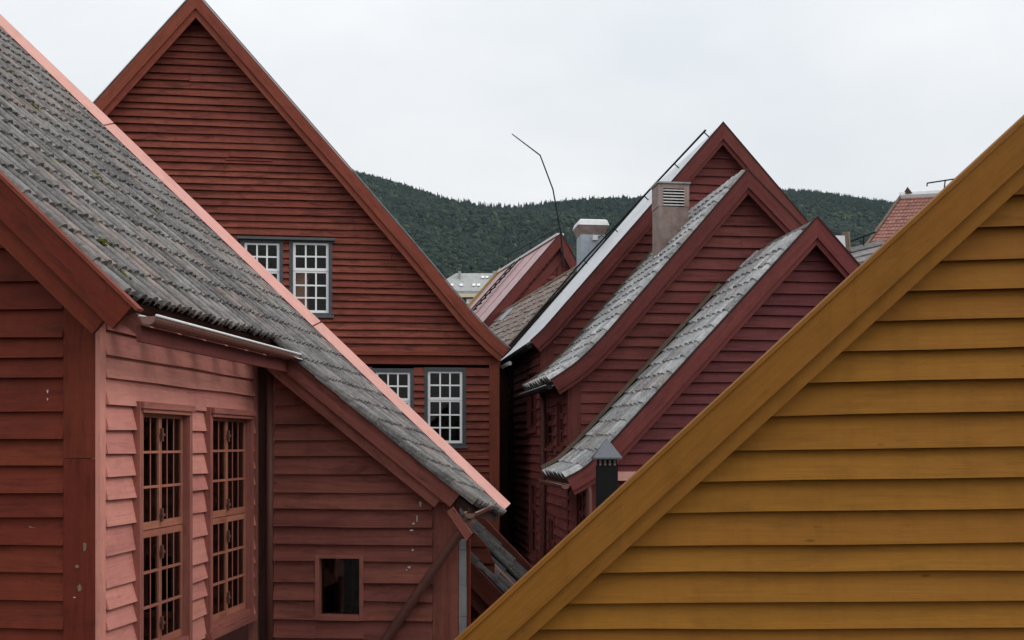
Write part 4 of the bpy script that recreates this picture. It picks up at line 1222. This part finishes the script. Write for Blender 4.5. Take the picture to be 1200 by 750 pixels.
# passage side walls of the row (facing -u), with windows, pipes
def side_wall(E, mat, trim, L_, z0, z1, wins, pitch=0.17, door=None):
    fm = fm_left(0.0)
    siding(E, mat, fm, even_lines(z0, z1, pitch, 0.12), lambda z: 0.05, lambda z: L_ - 0.02, holes=wins, joints=0.2, nb=0.044)
    m = MB(); m.box(fm, -0.04, 0.048, 2.0, z1, -0.02, 0.044); m.build('corner_board', trim, E)
    for (s0, s1, a, b) in wins:
        sash_window(E, fm, s0, s1, a, b, casing=0.06, rows=4, cols=2, split=2, cmat='wine_trim_', smat='wine_trim_', glass='glass_dim', back=0.5, sill=True) if False else \
        sash_window(E, fm, s0, s1, a, b, casing=0.07, rows=3, cols=2, split=1, cmat='window_dark', smat='window_dark', glass='glass_dim', back=0.5, sill=True, sill_mat='window_dark')
M['window_dark'] = M['wine_trim']
ez3 = interp_z(pl3, 0) - 0.12; ez2 = interp_z(pl2, 0) - 0.12; ez1 = interp_z(pl1, 0) - 0.12
side_wall(G3, M['wine'], M['wine_trim'], D3, 1.0, ez3, [(0.55, 1.15, ez3 - 1.45, ez3 - 0.35)])
zA_ = f2.side(650, 478, 0)[1]; zB_ = f2.side(650, 525, 0)[1]
s_ = lambda f_, px: f_.side(px, 500, 0)[0]
side_wall(G2, M['wine'], M['wine_trim'], D2, 1.0, ez2, [(s_(f2, 663), s_(f2, 655), zB_, zA_ + .15), (s_(f2, 651), s_(f2, 641), zB_, zA_), (s_(f2, 652), s_(f2, 645), zB_ - 2.6, zB_ - 1.2)])
zA1 = f1.side(622, 435, 0)[1]; zB1 = f1.side(622, 505, 0)[1]
side_wall(G1, M['wine'], M['wine_trim'], D1, 1.0, ez1, [(s_(f1, 631), s_(f1, 620), zB1, zA1), (s_(f1, 631), s_(f1, 622), zB1 - 2.5, zB1 - 1.0)])
for (E, fr, px, zt) in ((G2, f2, 637.0, ez2 - .1), (G3, f3, 690, ez3 - .1), (G1, f1, 599, ez1 - .1)):
    sv = fr.side(px, 500, -0.09)[0]
    m = MB(); m.tube([(-0.16, sv, zt + .05), (-0.09, sv, zt - .25), (-0.09, sv, 0.2)], 0.045, 10); m.build('downpipe', M['pipe'] if E is not G1 else M['black_metal'], E, smooth=True)
for (E, D_, pl, pr, zz) in ((G3, D3, pl3, pr3, ez3), (G2, D2, pl2, pr2, ez2), (G1, D1, pl1, pr1, ez1)):
    core(E, M['stone_wall'], 0.03, 5.4, 0.05, D_ - 0.05, 0, 2.0 if E is G3 else 4.9)
gable_core(G1, M['stone_wall'], pl1, [pr1[0], (5.5, interp_z(pr1, 5.5))], D1 - 0.02, 0.0)

# ------------------------------------------------------------------ G0: low brown tiled roof behind the sheet-roofed house
TH_H = math.atan(336 / F)
o_ = P(640, 400, 27.2)
f0 = Frame(o_.x, o_.y, TH_H)
G0 = f0.empty('wooden_house', 'low house with patched brown tile roof between two red gables', 'house')
b0_ = f0.gable(598, 404, 0.0); t0_ = f0.gable(681, 312, 0.0)
D0 = 6.6
ext = lambda f_: (t0_[0] + (b0_[0] - t0_[0]) * f_, t0_[1] + (b0_[1] - t0_[1]) * f_)
pl0 = [ext(-0.12), ext(1.25)]
hip = lambda v: 0.02 + 0.26 * max(0.0, v) / D0      # the top is cut back towards the far gable
m = MB(); nn0 = Vector((-(t0_[1] - b0_[1]), 0, t0_[0] - b0_[0])).normalized()
q_ = [Vector((*ext(hip(0)), 0)).xzy, Vector((*ext(1.25), 0)).xzy, Vector((*ext(1.25), D0)).xzy, Vector((*ext(hip(D0)), D0)).xzy]
m.hexa([q + nn0 * -0.02 for q in q_] + [q + nn0 * -0.14 for q in q_])
roof0 = m.build('roof', M['dark_timber'], G0)
def keep0(u, v, z):
    f_ = (u - t0_[0]) / (b0_[0] - t0_[0])
    return f_ > hip(v) + 0.07
tB = tile_mesh('tile', 0.27, 0.36, 1, 0.045, 0.030, M['tile_brown'])
lay_tiles(roof0, f0, tB, pl0, 0.0, D0, 0.27, 0.28, False, keep=keep0, lift=0.0, jitter=2.2)
m = MB(); e_ = Vector((2.6, 0, -2.8))
m.hexa([q_[0], q_[0] + e_, q_[3] + e_, q_[3], q_[0] - Vector((0, 0, .12)), q_[0] + e_ - Vector((0, 0, .12)), q_[3] + e_ - Vector((0, 0, .12)), q_[3] - Vector((0, 0, .12))])
m.build('roof_slope', M['tile_brown'], G0)
m = MB(); m.tube([q_[0] + nn0 * .03, q_[3] + nn0 * .03], 0.07, 8); m.build('ridge_cap', M['bare'], G0)
m = MB(); c_ = Vector((*ext(hip(D0 * .8) + .05), D0 * .8)).xzy + nn0 * .08; e2 = (q_[1] - q_[0]).normalized()
m.hexa([c_, c_ + Vector((0, -.9, 0)), c_ + Vector((0, -.8, 0)) + e2 * .5, c_ + e2 * .4, c_ - nn0 * .02, c_ + Vector((0, -.9, 0)) - nn0 * .02, c_ + Vector((0, -.8, 0)) + e2 * .5 - nn0 * .02, c_ + e2 * .4 - nn0 * .02])
m.build('flashing', M['lead'], G0)
core(G0, M['stone_wall'], ext(1.2)[0], t0_[0] + 2.5, 0.05, D0, 0, ext(1.25)[1] - 0.1)

# ------------------------------------------------------------------ H: far red gable with faded sheet roof and roof ladder
o_ = P(645, 400, 33.6)
FH = Frame(o_.x, o_.y, TH_H)
H = FH.empty('wooden_house', 'small red gable house with faded pink sheet roof and roof ladder', 'house')
DH = 7.6
plH = [FH.gable(657, 274, 0), FH.gable(568, 377, 0), FH.gable(545, 398, 0)]
prH = [plH[0], FH.gable(677, 311, 0), FH.gable(730, 408, 0)]
aH = plH[0]
for q in (plH, prH):
    ribbon(H, 'barge_board', M['wine_trim'], q, 0.0, 0.26, -0.03, 0.0, apex=aH[0])
    ribbon(H, 'soffit', M['dark_timber'], q, 0.10, 0.13, 0.001, 0.22, apex=aH[0])
    ribbon(H, 'verge_trim', M['dark_timber'], q, -0.03, -0.004, -0.04, 0.02, apex=aH[0])
ribbon(H, 'wall_trim', M['wine_trim'], plH, 0.36, 0.60, 0.13, 0.17)
nP = 4
for k in range(nP):
    ribbon(H, 'roof_sheet', M['sheet_red'], plH, -0.01, 0.06, 0.02 + DH * k / nP + .01, 0.02 + DH * (k + 1) / nP - .01, apex=aH[0])
    if k: ribbon(H, 'roof_seam', M['sheet_red'], plH, -0.025, 0.0, 0.02 + DH * k / nP - .009, 0.02 + DH * k / nP + .009, apex=aH[0])
ribbon(H, 'roof_slope', M['sheet_red'], prH, 0.0, 0.08, 0.02, DH, apex=aH[0])
ribbon(H, 'verge_board', M['render_yellow'], plH, -0.10, 0.12, DH + 0.03, DH + 0.14, apex=aH[0])
m = MB(); m.box(lambda s, z, n: (aH[0] + n, s, z), 0.0, DH, aH[1] - .05, aH[1] + .02, -0.12, 0.10); m.build('ridge_cap', M['white_metal'], H)
usl = offset_poly(plH, 0.2, 0); usr = offset_poly(prH, 0.2, 0)
siding(H, M['wine'], fm_front(0.22), even_lines(aH[1] - 4.5, aH[1] - 0.3, 0.15, 0.1), lambda z: interp(usl, z), lambda z: interp(usr, z), joints=0.1, nb=0.04)
m = MB(); m.box(fm_front(0.22), aH[0] - .06, aH[0] + .06, aH[1] - 1.9, aH[1] - .3, 0.0, 0.06); m.build('king_post', M['wine_trim'], H)
core(H, M['stone_wall'], plH[-1][0] + .3, prH[-1][0] - .3, 0.6, DH, 0, min(plH[-1][1], prH[-1][1]))
gable_core(H, M['stone_wall'], plH, prH, DH - .02, 0)
sH = arc(plH)
def hp(f_, n, v):
    p = on_arc(plH, sH, sH[-1] * f_); dx, dz = plH[1][0] - plH[0][0], plH[1][1] - plH[0][1]; l = math.hypot(dx, dz)
    nx, nz = dz / l, -dx / l
    if nz < 0: nx, nz = -nx, -nz
    return (p[0] + nx * n, v, p[1] + nz * n)
vl = DH * 0.50
for vv in (vl, vl + 0.8):
    m = MB(); m.tube([hp(0.06, .10, vv), hp(0.98, .10, vv)], 0.022, 6); m.build('ladder_rail', M['black_metal'], H)
for k in range(15):
    f_ = 0.14 + 0.055 * k
    m = MB(); m.tube([hp(f_, .10, vl), hp(f_, .10, vl + .8)], 0.022, 6); m.build('ladder_rung', M['black_metal'], H)
m = MB(); m.tube([(aH[0], 0.2, aH[1] + .2), (aH[0], DH * .9, aH[1] + .45)], 0.02, 6)
for q in (.3, DH * .45, DH * .85): m.tube([(aH[0], q, aH[1]), (aH[0], q, aH[1] + .2 + .25 * q / DH)], 0.02, 6)
m.build('ridge_rail', M['black_metal'], H)

# bent rod standing at the gable
rod = bpy.data.objects.new('lightning_rod', None)
pB = P(660, 300, 31.5)
rod.location = pB; COL.objects.link(rod)
tag(rod, 'thin bent metal rod rising above the small red gable', 'rod')
def rel(px, py, dd=31.5): return P(px, py, dd) - pB
m = MB(); m.tube([rel(661, 312), rel(657, 272), rel(648, 222)], 0.030, 6, r1=0.022); m.tube([rel(648, 222), rel(633, 182)], 0.022, 6, r1=0.020); m.build('pole', M['black_metal'], rod)
m = MB(); m.tube([rel(633, 182), rel(600, 157)], 0.020, 6, r1=0.014); m.build('bent_tip', M['black_metal'], rod)

# ------------------------------------------------------------------ B: low roof glimpsed below the near house
o_ = P(540, 640, 12.2)
FB = Frame(o_.x, o_.y, TH_A)
B = FB.empty('wooden_house', 'low house with mossy tile roof coloured as in deep shade, squeezed beside the passage', 'house')
b0_ = FB.gable(540, 645, 0); b1_ = FB.gable(600, 707, 0)
slB = (b1_[1] - b0_[1]) / (b1_[0] - b0_[0]); lb = lambda u: b0_[1] + slB * (u - b0_[0])
plB = [(b0_[0] - 1.6, lb(b0_[0] - 1.6)), (b1_[0] - .02, lb(b1_[0] - .02))]
ribbon(B, 'barge_board', M['shaded_red'], plB, 0.0, 0.20, -0.03, 0.0)
ribbon(B, 'barge_board', M['shaded_red'], plB, 0.195, 0.34, 0.004, 0.03)
roofB = ribbon(B, 'roof', M['dark_timber'], plB, 0.03, 0.1, 0.0, 2.3)
tW = tile_mesh('tile', 0.2, 0.36, 1, 0.035, 0.022, M['tile_shaded'])
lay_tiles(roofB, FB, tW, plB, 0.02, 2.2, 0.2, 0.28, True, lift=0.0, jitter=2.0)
ribbon(B, 'verge_board', M['shaded_red'], plB, -0.12, 0.0, 2.21, 2.28)
m = MB(); m.tube([(plB[0][0], 1.0, plB[0][1] + .09), (plB[1][0], 1.05, plB[1][1] + .09)], 0.025, 8); m.build('cable', M['black_metal'], B)
m = MB(); m.tube([(plB[0][0], .5, plB[0][1] + .08), (plB[1][0], .55, plB[1][1] + .08)], 0.022, 8); m.build('conduit', M['pipe'], B)
moss(roofB, plB[1][0] - .3, 1.2, lb(plB[1][0] - .3), 0.04, n_)
moss(roofB, plB[1][0] - .16, 1.3, lb(plB[1][0] - .16), 0.035, n_)
siding(B, M['shaded_red'], fm_front(0.25), even_lines(3.4, lb(plB[0][0]), 0.17), lambda z: plB[0][0], lambda z: min(plB[1][0] - .2, b0_[0] + (z - .3 - b0_[1]) / slB), joints=0)
core(B, M['stone_wall'], plB[0][0], plB[1][0] - .2, 0.3, 2.2, 0, 3.4)

# ------------------------------------------------------------------ Y: ochre house in front on the right
TH_Y = -math.atan(100 / F)
o_ = P(900, 600, 5.8)
FY = Frame(o_.x, o_.y, TH_Y)
Y = FY.empty('wooden_house', 'ochre yellow clapboard gable house in front', 'house')
VY = -0.16
y0 = FY.gable(548, 737, VY); y1 = FY.gable(1200, 136, VY)
slY = (y1[1] - y0[1]) / (y1[0] - y0[0]); ly = lambda u: y0[1] + slY * (u - y0[0])
uY0, uYA = y0[0] - 1.0, y1[0] + 1.6
plY = [(uYA, ly(uYA)), (uY0, ly(uY0))]
prY = [(uYA, ly(uYA)), (2 * uYA - uY0, ly(uY0))]
cosY = math.cos(math.atan(slY))
ribbon(Y, 'barge_board', M['yellow_trim'], plY, 0.022, 0.175, VY - 0.03, VY, apex=uYA)
ribbon(Y, 'barge_board', M['yellow_trim'], plY, 0.170, 0.252, VY + 0.004, VY + 0.03, apex=uYA)
ribbon(Y, 'verge_cover', M['yellow_trim'], plY, 0.0, 0.020, VY - 0.040, VY + 0.16, apex=uYA)
ribbon(Y, 'barge_board', M['yellow_trim'], prY, 0.0, 0.175, VY - 0.03, VY, apex=uYA)
ribbon(Y, 'soffit', M['yellow_trim'], plY, 0.16, 0.175, VY + 0.031, 0.0, apex=uYA)
ribbon(Y, 'roof', M['dark_timber'], plY, 0.245, 0.31, VY + 0.17, 2.4, apex=uYA)
ribbon(Y, 'roof_slope', M['tile_grey'], prY, 0.05, 0.17, VY + 0.0, 2.4, apex=uYA)
tY = tile_mesh('tile', 0.22, 0.36, 1, 0.04, 0.026, M['tile_grey'])
lay_tiles(Y, FY, tY, offset_poly(plY, 0.235, 0), VY + 0.2, 2.38, 0.22, 0.29, False, lift=0.0, limit=0)
ysr = [790, 768, 734.5, 703, 667.5, 636.6, 597, 561, 526, 486, 449, 412.7, 378, 344, 309, 273, 236, 200, 164, 128, 95, 60, 25, -10]
zy = lambda y: FY.gable(1000, y, 0)[1]
uref = FY.gable(1000, 500, 0)[0]
underY = offset_poly(plY, 0.19, 0)
siding(Y, M['yellow'], fm_front(0), [zy(y) for y in ysr], lambda z: interp(underY, z), lambda z: uYA + 0.4, slope=0.016, sref=uref, joints=0.0, nb=0.056, nt=0.008, jit=0.003)
core(Y, M['yellow'], uY0 + .4, 2 * uYA - uY0 - .4, 0.06, 2.3, 0, 4.2)

# ------------------------------------------------------------------ black stove pipe with pyramid cap
pS = P(711, 600, 13.0)
S = bpy.data.objects.new('stove_pipe', None); S.location = (pS.x, pS.y, 0); COL.objects.link(S)
tag(S, 'black square stove pipe with pyramid cap', 'chimney')
k_ = 13.0 / F
zc0 = P(711, 536, 13.0).z; zc1 = P(711, 513, 13.0).z
hw_ = 12.0 * k_
m = MB(); fz = lambda s, z, n: (s, -n, z)
m.box(fz, -hw_, hw_, 0, zc0 - .10, -hw_, hw_)
m.build('shaft', M['black_metal'], S)
m = MB(); m.box(fz, -hw_ * .92, hw_ * .92, zc0 - .098, zc0 - .02, -hw_ * .92, hw_ * .92); col_ = m.build('collar', M['black_metal'], S)
for k in range(4):
    for r_ in range(2):
        m = MB(); x = -hw_ * .7 + hw_ * .467 * k
        m.tube([(x, -hw_ * .92 - .006, zc0 - .078 + .034 * r_), (x, -hw_ * .92 + .004, zc0 - .078 + .034 * r_)], 0.016, 8); m.build('vent_hole', M['rust_panel'], col_)
m = MB(); c_ = hw_ * 1.4
b_ = [(-c_, -c_, zc0 - .02), (c_, -c_, zc0 - .02), (c_, c_, zc0 - .02), (-c_, c_, zc0 - .02)]
t_ = [(-c_, -c_, zc0), (c_, -c_, zc0), (c_, c_, zc0), (-c_, c_, zc0)]
for i in range(4):
    m.quad([b_[i], b_[(i + 1) % 4], t_[(i + 1) % 4], t_[i]]); m.quad([t_[i], t_[(i + 1) % 4], (0, 0, zc1)])
m.quad(b_); m.build('cap', M['lead_dark'] if 'lead_dark' in M else M['lead'], S)

# ------------------------------------------------------------------ RR: brick red tiled roof beyond on the right
pr0 = P(1057, 231, 54.0); zr = pr0.z
RR = bpy.data.objects.new('tiled_house', None); RR.location = (pr0.x, pr0.y, 0); COL.objects.link(RR)
tag(RR, 'house with brick red pantile roof and white ridge', 'house')
ex = (Vector((P(1110, 229, 53.5).x, P(1110, 229, 53.5).y, 0)) - Vector((pr0.x, pr0.y, 0))).normalized()
e1 = P(1000, 312, 51.0); dv = Vector((e1.x - pr0.x, e1.y - pr0.y, e1.z - zr)); Ls = dv.length; dv.normalize()
nrm = ex.cross(dv).normalized()
if nrm.z < 0: nrm = -nrm
o0 = Vector((0, 0, zr))
LR = 8.5
def pt(a, b, c): return o0 + ex * a + dv * b + nrm * c
m = MB()
m.hexa([pt(0, 0, 0), pt(LR, 0, 0), pt(LR, Ls + 1.5, 0), pt(0, Ls + 1.5, 0), pt(0, 0, -.1), pt(LR, 0, -.1), pt(LR, Ls + 1.5, -.1), pt(0, Ls + 1.5, -.1)])
rr = m.build('roof', M['tile_red'], RR)
V_, F_, rnd = [], [], []
wt, et = 0.17, 0.30
for r_ in range(int((Ls + 1.4) / et)):
    for c in range(int(LR / wt)):
        i0 = len(V_); rv = random.random()
        for j in range(6):
            x = c * wt + wt * j / 5; hh = 0.02 + 0.035 * (0.5 - 0.5 * math.cos(2 * math.pi * j / 5))
            V_ += [pt(x, r_ * et + et * 1.1, hh + 0.03), pt(x, r_ * et, hh), pt(x, r_ * et + et * 1.1, hh - 0.01)]
            rnd += [rv] * 3
        for j in range(5):
            a = i0 + 3 * j
            F_ += [(a, a + 3, a + 4, a + 1), (a + 2, a + 5, a + 3, a)]
fm_ = bpy.data.meshes.new('tile_field'); fm_.from_pydata([tuple(v) for v in V_], [], F_)
at = fm_.attributes.new('tile_random', 'FLOAT', 'POINT'); at.data.foreach_set('value', rnd)
fm_.materials.append(M['tile_red']); o = bpy.data.objects.new('tile_field', fm_); COL.objects.link(o); o.parent = rr; o['kind'] = 'stuff'
m = MB(); m.tube([pt(-.1, -.02, .05), pt(LR, -.02, .05)], 0.22, 8); m.build('ridge_cap', M['white_metal'], RR)
m = MB(); m.hexa([pt(-.12, -.1, .12), pt(0, -.1, .12), pt(0, Ls + 1.5, .12), pt(-.12, Ls + 1.5, .12), pt(-.12, -.1, -.1), pt(0, -.1, -.1), pt(0, Ls + 1.5, -.1), pt(-.12, Ls + 1.5, -.1)])
m.build('verge_board', M['bare'], RR)
m = MB(); k0 = pt(.25, -.05, .12)
for q in range(6):
    a = 2 * math.pi * q / 6; b = 2 * math.pi * (q + 1) / 6
    m.quad([k0 + Vector((.26 * math.cos(a), .26 * math.sin(a), 0)), k0 + Vector((.26 * math.cos(b), .26 * math.sin(b), 0)), k0 + Vector((-.02, 0, .36))])
m.build('finial', M['dark_timber'], RR)
m = MB(); m.tube([pt(1.9, 0, .05), pt(1.9, 0, .85)], .03, 6); m.tube([pt(1.1, 0, .72), pt(4.2, 0, 1.1)], .035, 6); m.tube([pt(1.1, 0, .72), pt(1.1, 0, .55)], .03, 6); m.build('ridge_rail', M['black_metal'], RR)
m = MB(); zz = zr - 3.6
q0, q1, q2, q3 = pt(.1, Ls + 1.2, -.3), pt(LR, Ls + 1.2, -.3), pt(LR, .2, -.3), pt(.1, .2, -.3)
hq = [Vector((p.x, p.y, 0)) for p in (q0, q1, q1 + Vector((0, 6, 0)), q0 + Vector((0, 6, 0)))]
for i in range(4):
    a, b = hq[i], hq[(i + 1) % 4]
    m.quad([a, b, b + Vector((0, 0, q0.z)), a + Vector((0, 0, q0.z))])
m.build('wall', M['wine'], RR)
bk = [pt(0, 0, -.05), pt(LR, 0, -.05), pt(LR, 0, -.05) + Vector((.5, 4.5, -4.5)), pt(0, 0, -.05) + Vector((.5, 4.5, -4.5))]
m = MB(); m.quad(bk); m.build('roof_slope', M['tile_red'], RR)

# grey roof, white hood and post between that roof and the plum gable
q0 = P(1000, 300, 27.0)
GR = bpy.data.objects.new('wooden_house', None); GR.location = (q0.x, q0.y, 0); COL.objects.link(GR)
tag(GR, 'house with grey slab roof showing below the brick red pantile roof', 'house')
m_ = lambda px, py, dd: P(px, py, dd) - Vector((q0.x, q0.y, 0))
for k in range(4):
    ya, yb = 288 + 7 * k, 294.6 + 7 * k
    m = MB(); da, db = 27.5 - .5 * k, 27.0 - .5 * k
    a, b, c, e = m_(997, ya + 2, da), m_(1034, ya - 7, da), m_(1034, yb - 7, db), m_(997, yb + 2, db)
    up = Vector((0, -.02, .07))
    m.hexa([a, b, c + up * .4, e + up * .4, a - up, b - up, c - up, e - up]); m.build('roof_slab', M['tile_grey'], GR)
m = MB(); m.tube([m_(996, 283, 27.4), m_(1026, 272, 27.4)], .025, 6); m.tube([m_(1012, 277, 27.4), m_(1012, 290, 27.4)], .02, 6); m.build('roof_rail', M['black_metal'], GR)
m = MB(); m.tube([m_(993, 318, 27.2), m_(992, 290, 27.2), m_(991, 272, 27.2)], .10, 7); m.build('post', M['bare'], GR)
a = m_(976, 276, 27.0); b = m_(990, 310, 27.0)
m = MB(); m.hexa([Vector((a.x, a.y, b.z)), Vector((b.x + .05, a.y, b.z)), Vector((b.x, a.y, a.z)), a, Vector((a.x, a.y + .4, b.z)), Vector((b.x + .05, a.y + .4, b.z)), Vector((b.x, a.y + .4, a.z)), Vector((a.x, a.y + .4, a.z))])
m.build('vent_box', M['white_metal'], GR)
a = m_(960, 312, 26.5); m = MB(); fz2 = lambda s, z, n: (s, -n, z)
zt = m_(1000, 315, 26).z
m.box(lambda s, z, n: (s, a.y - n, z), a.x, a.x + 4, 0, zt - .2, -3, 0.0); m.build('wall', M['wine'], GR)

# ------------------------------------------------------------------ far apartment building at the hill foot
dF = 110.0
q0 = P(550, 345, dF)
AB = bpy.data.objects.new('apartment_building', None); AB.location = (q0.x, q0.y, 0); COL.objects.link(AB)
tag(AB, 'far cream apartment building with grey slate mansard roof and skylights', 'building')
k_ = dF / F
fx = lambda px: (px - 550) * k_
fzz = lambda py: HC + (HY - py) * k_
fmB = lambda s, z, n: (s, -n, z)
m = MB(); m.box(fmB, fx(500), fx(620), 0, fzz(349), -12, 0); m.build('wall', M['cream'], AB)
m = MB(); m.box(fmB, fx(500), fx(620), fzz(359), fzz(349.5), 0.003, .12); m.build('brick_band', M['brown_brick'], AB)
m = MB(); m.box(fmB, fx(499), fx(621), fzz(349), fzz(345), -.2, .6); m.build('cornice', M['cream'], AB)
m = MB(); m.box(fmB, fx(499), fx(621), fzz(344.8), fzz(341.5), -.2, .45); m.build('gutter', M['slate_far'], AB)
m = MB()
a = [(fx(500), -.3, fzz(341.5)), (fx(620), -.3, fzz(341.5)), (fx(614), 4.0, fzz(316.5) + .3), (fx(532), 4.0, fzz(316.5) + .3)]
m.quad(a); m.quad([a[0], a[3], (fx(532), 9, a[3][2]), (fx(500), 12, a[0][2])]); m.quad([a[1], (fx(620), 12, a[0][2]), (fx(614), 9, a[3][2]), a[2]])
m.quad([a[3], a[2], (fx(614), 9, a[3][2]), (fx(532), 9, a[3][2])])
rf = m.build('roof', M['slate_far'], AB)
def onroof(px, py, n=0.0):
    t = (341.5 - py) / (341.5 - 316.5); return Vector((fx(px), -.3 + 4.3 * t - .1 - n, fzz(341.5) + (a[2][2] - a[0][2]) * t + .08))
for (x, y) in ((529, 334), (540, 334), (555, 334), (560.5, 334), (565, 323), (570, 323)):
    m = MB(); p_ = [onroof(x - 1.7, y + 1.4), onroof(x + 1.7, y + 1.4), onroof(x + 1.7, y - 1.4), onroof(x - 1.7, y - 1.4)]
    m.hexa(p_ + [q + Vector((0, .3, -.1)) for q in p_]); m.build('skylight', M['skylight'], AB)
for (x, y0_, y1_, wd_) in ((537, 322, 313, 3.0), (579, 320, 313, 4.5)):
    m = MB(); m.box(lambda s, z, n: (s, 2.5 - n, z), fx(x - wd_ / 2), fx(x + wd_ / 2), fzz(y0_) - .5, fzz(y1_), -1, 0); m.build('chimney', M['slate_far'], AB)
for x in (523, 537, 551, 565, 579, 593):
    m = MB(); z0_, z1_ = fzz(356), fzz(346.5) - .35; s0_, s1_ = fx(x - 4.2), fx(x + 4.2); c = .17
    m.box(fmB, s0_, s0_ + c, z0_, z1_, .12, .22); m.box(fmB, s1_ - c, s1_, z0_, z1_, .12, .22); m.box(fmB, s0_ + c, s1_ - c, z1_ - c, z1_, .12, .22); m.box(fmB, s0_ + c, s1_ - c, z0_, z0_ + c, .12, .22)
    m.box(fmB, (s0_ + s1_) / 2 - .04, (s0_ + s1_) / 2 + .04, z0_ + c, z1_ - c, .12, .2); m.box(fmB, s0_ + c, s1_ - c, (z0_ + z1_) / 2 - .03, (z0_ + z1_) / 2 + .05, .12, .2)
    wn_ = m.build('window', M['white'], AB)
    m = MB(); m.box(fmB, s0_ + c, s1_ - c, z0_ + c, z1_ - c, .122, .14); m.build('pane', M['far_glass'], wn_)

# ------------------------------------------------------------------ haze: one closed box of thin air round everything
hz_ = bpy.data.materials.new('thin_haze'); hz_.use_nodes = True
t = hz_.node_tree; t.nodes.clear()
ho = t.nodes.new('ShaderNodeOutputMaterial'); hv = t.nodes.new('ShaderNodeVolumePrincipled')
hv.inputs['Color'].default_value = (0.70, 0.86, 1.0, 1); hv.inputs['Density'].default_value = 0.000042
hv.inputs['Anisotropy'].default_value = 0.2
t.links.new(hv.outputs[0], ho.inputs['Volume'])
bm = bmesh.new(); bmesh.ops.create_cube(bm, size=1.0)
bmesh.ops.scale(bm, vec=(3000, 1960, 621), verts=bm.verts[:]); bmesh.ops.translate(bm, vec=(0, 920, 309.5), verts=bm.verts[:])
me = bpy.data.meshes.new('haze'); bm.to_mesh(me); bm.free(); me.materials.append(hz_)
hb = bpy.data.objects.new('haze', me); COL.objects.link(hb); hb['kind'] = 'stuff'
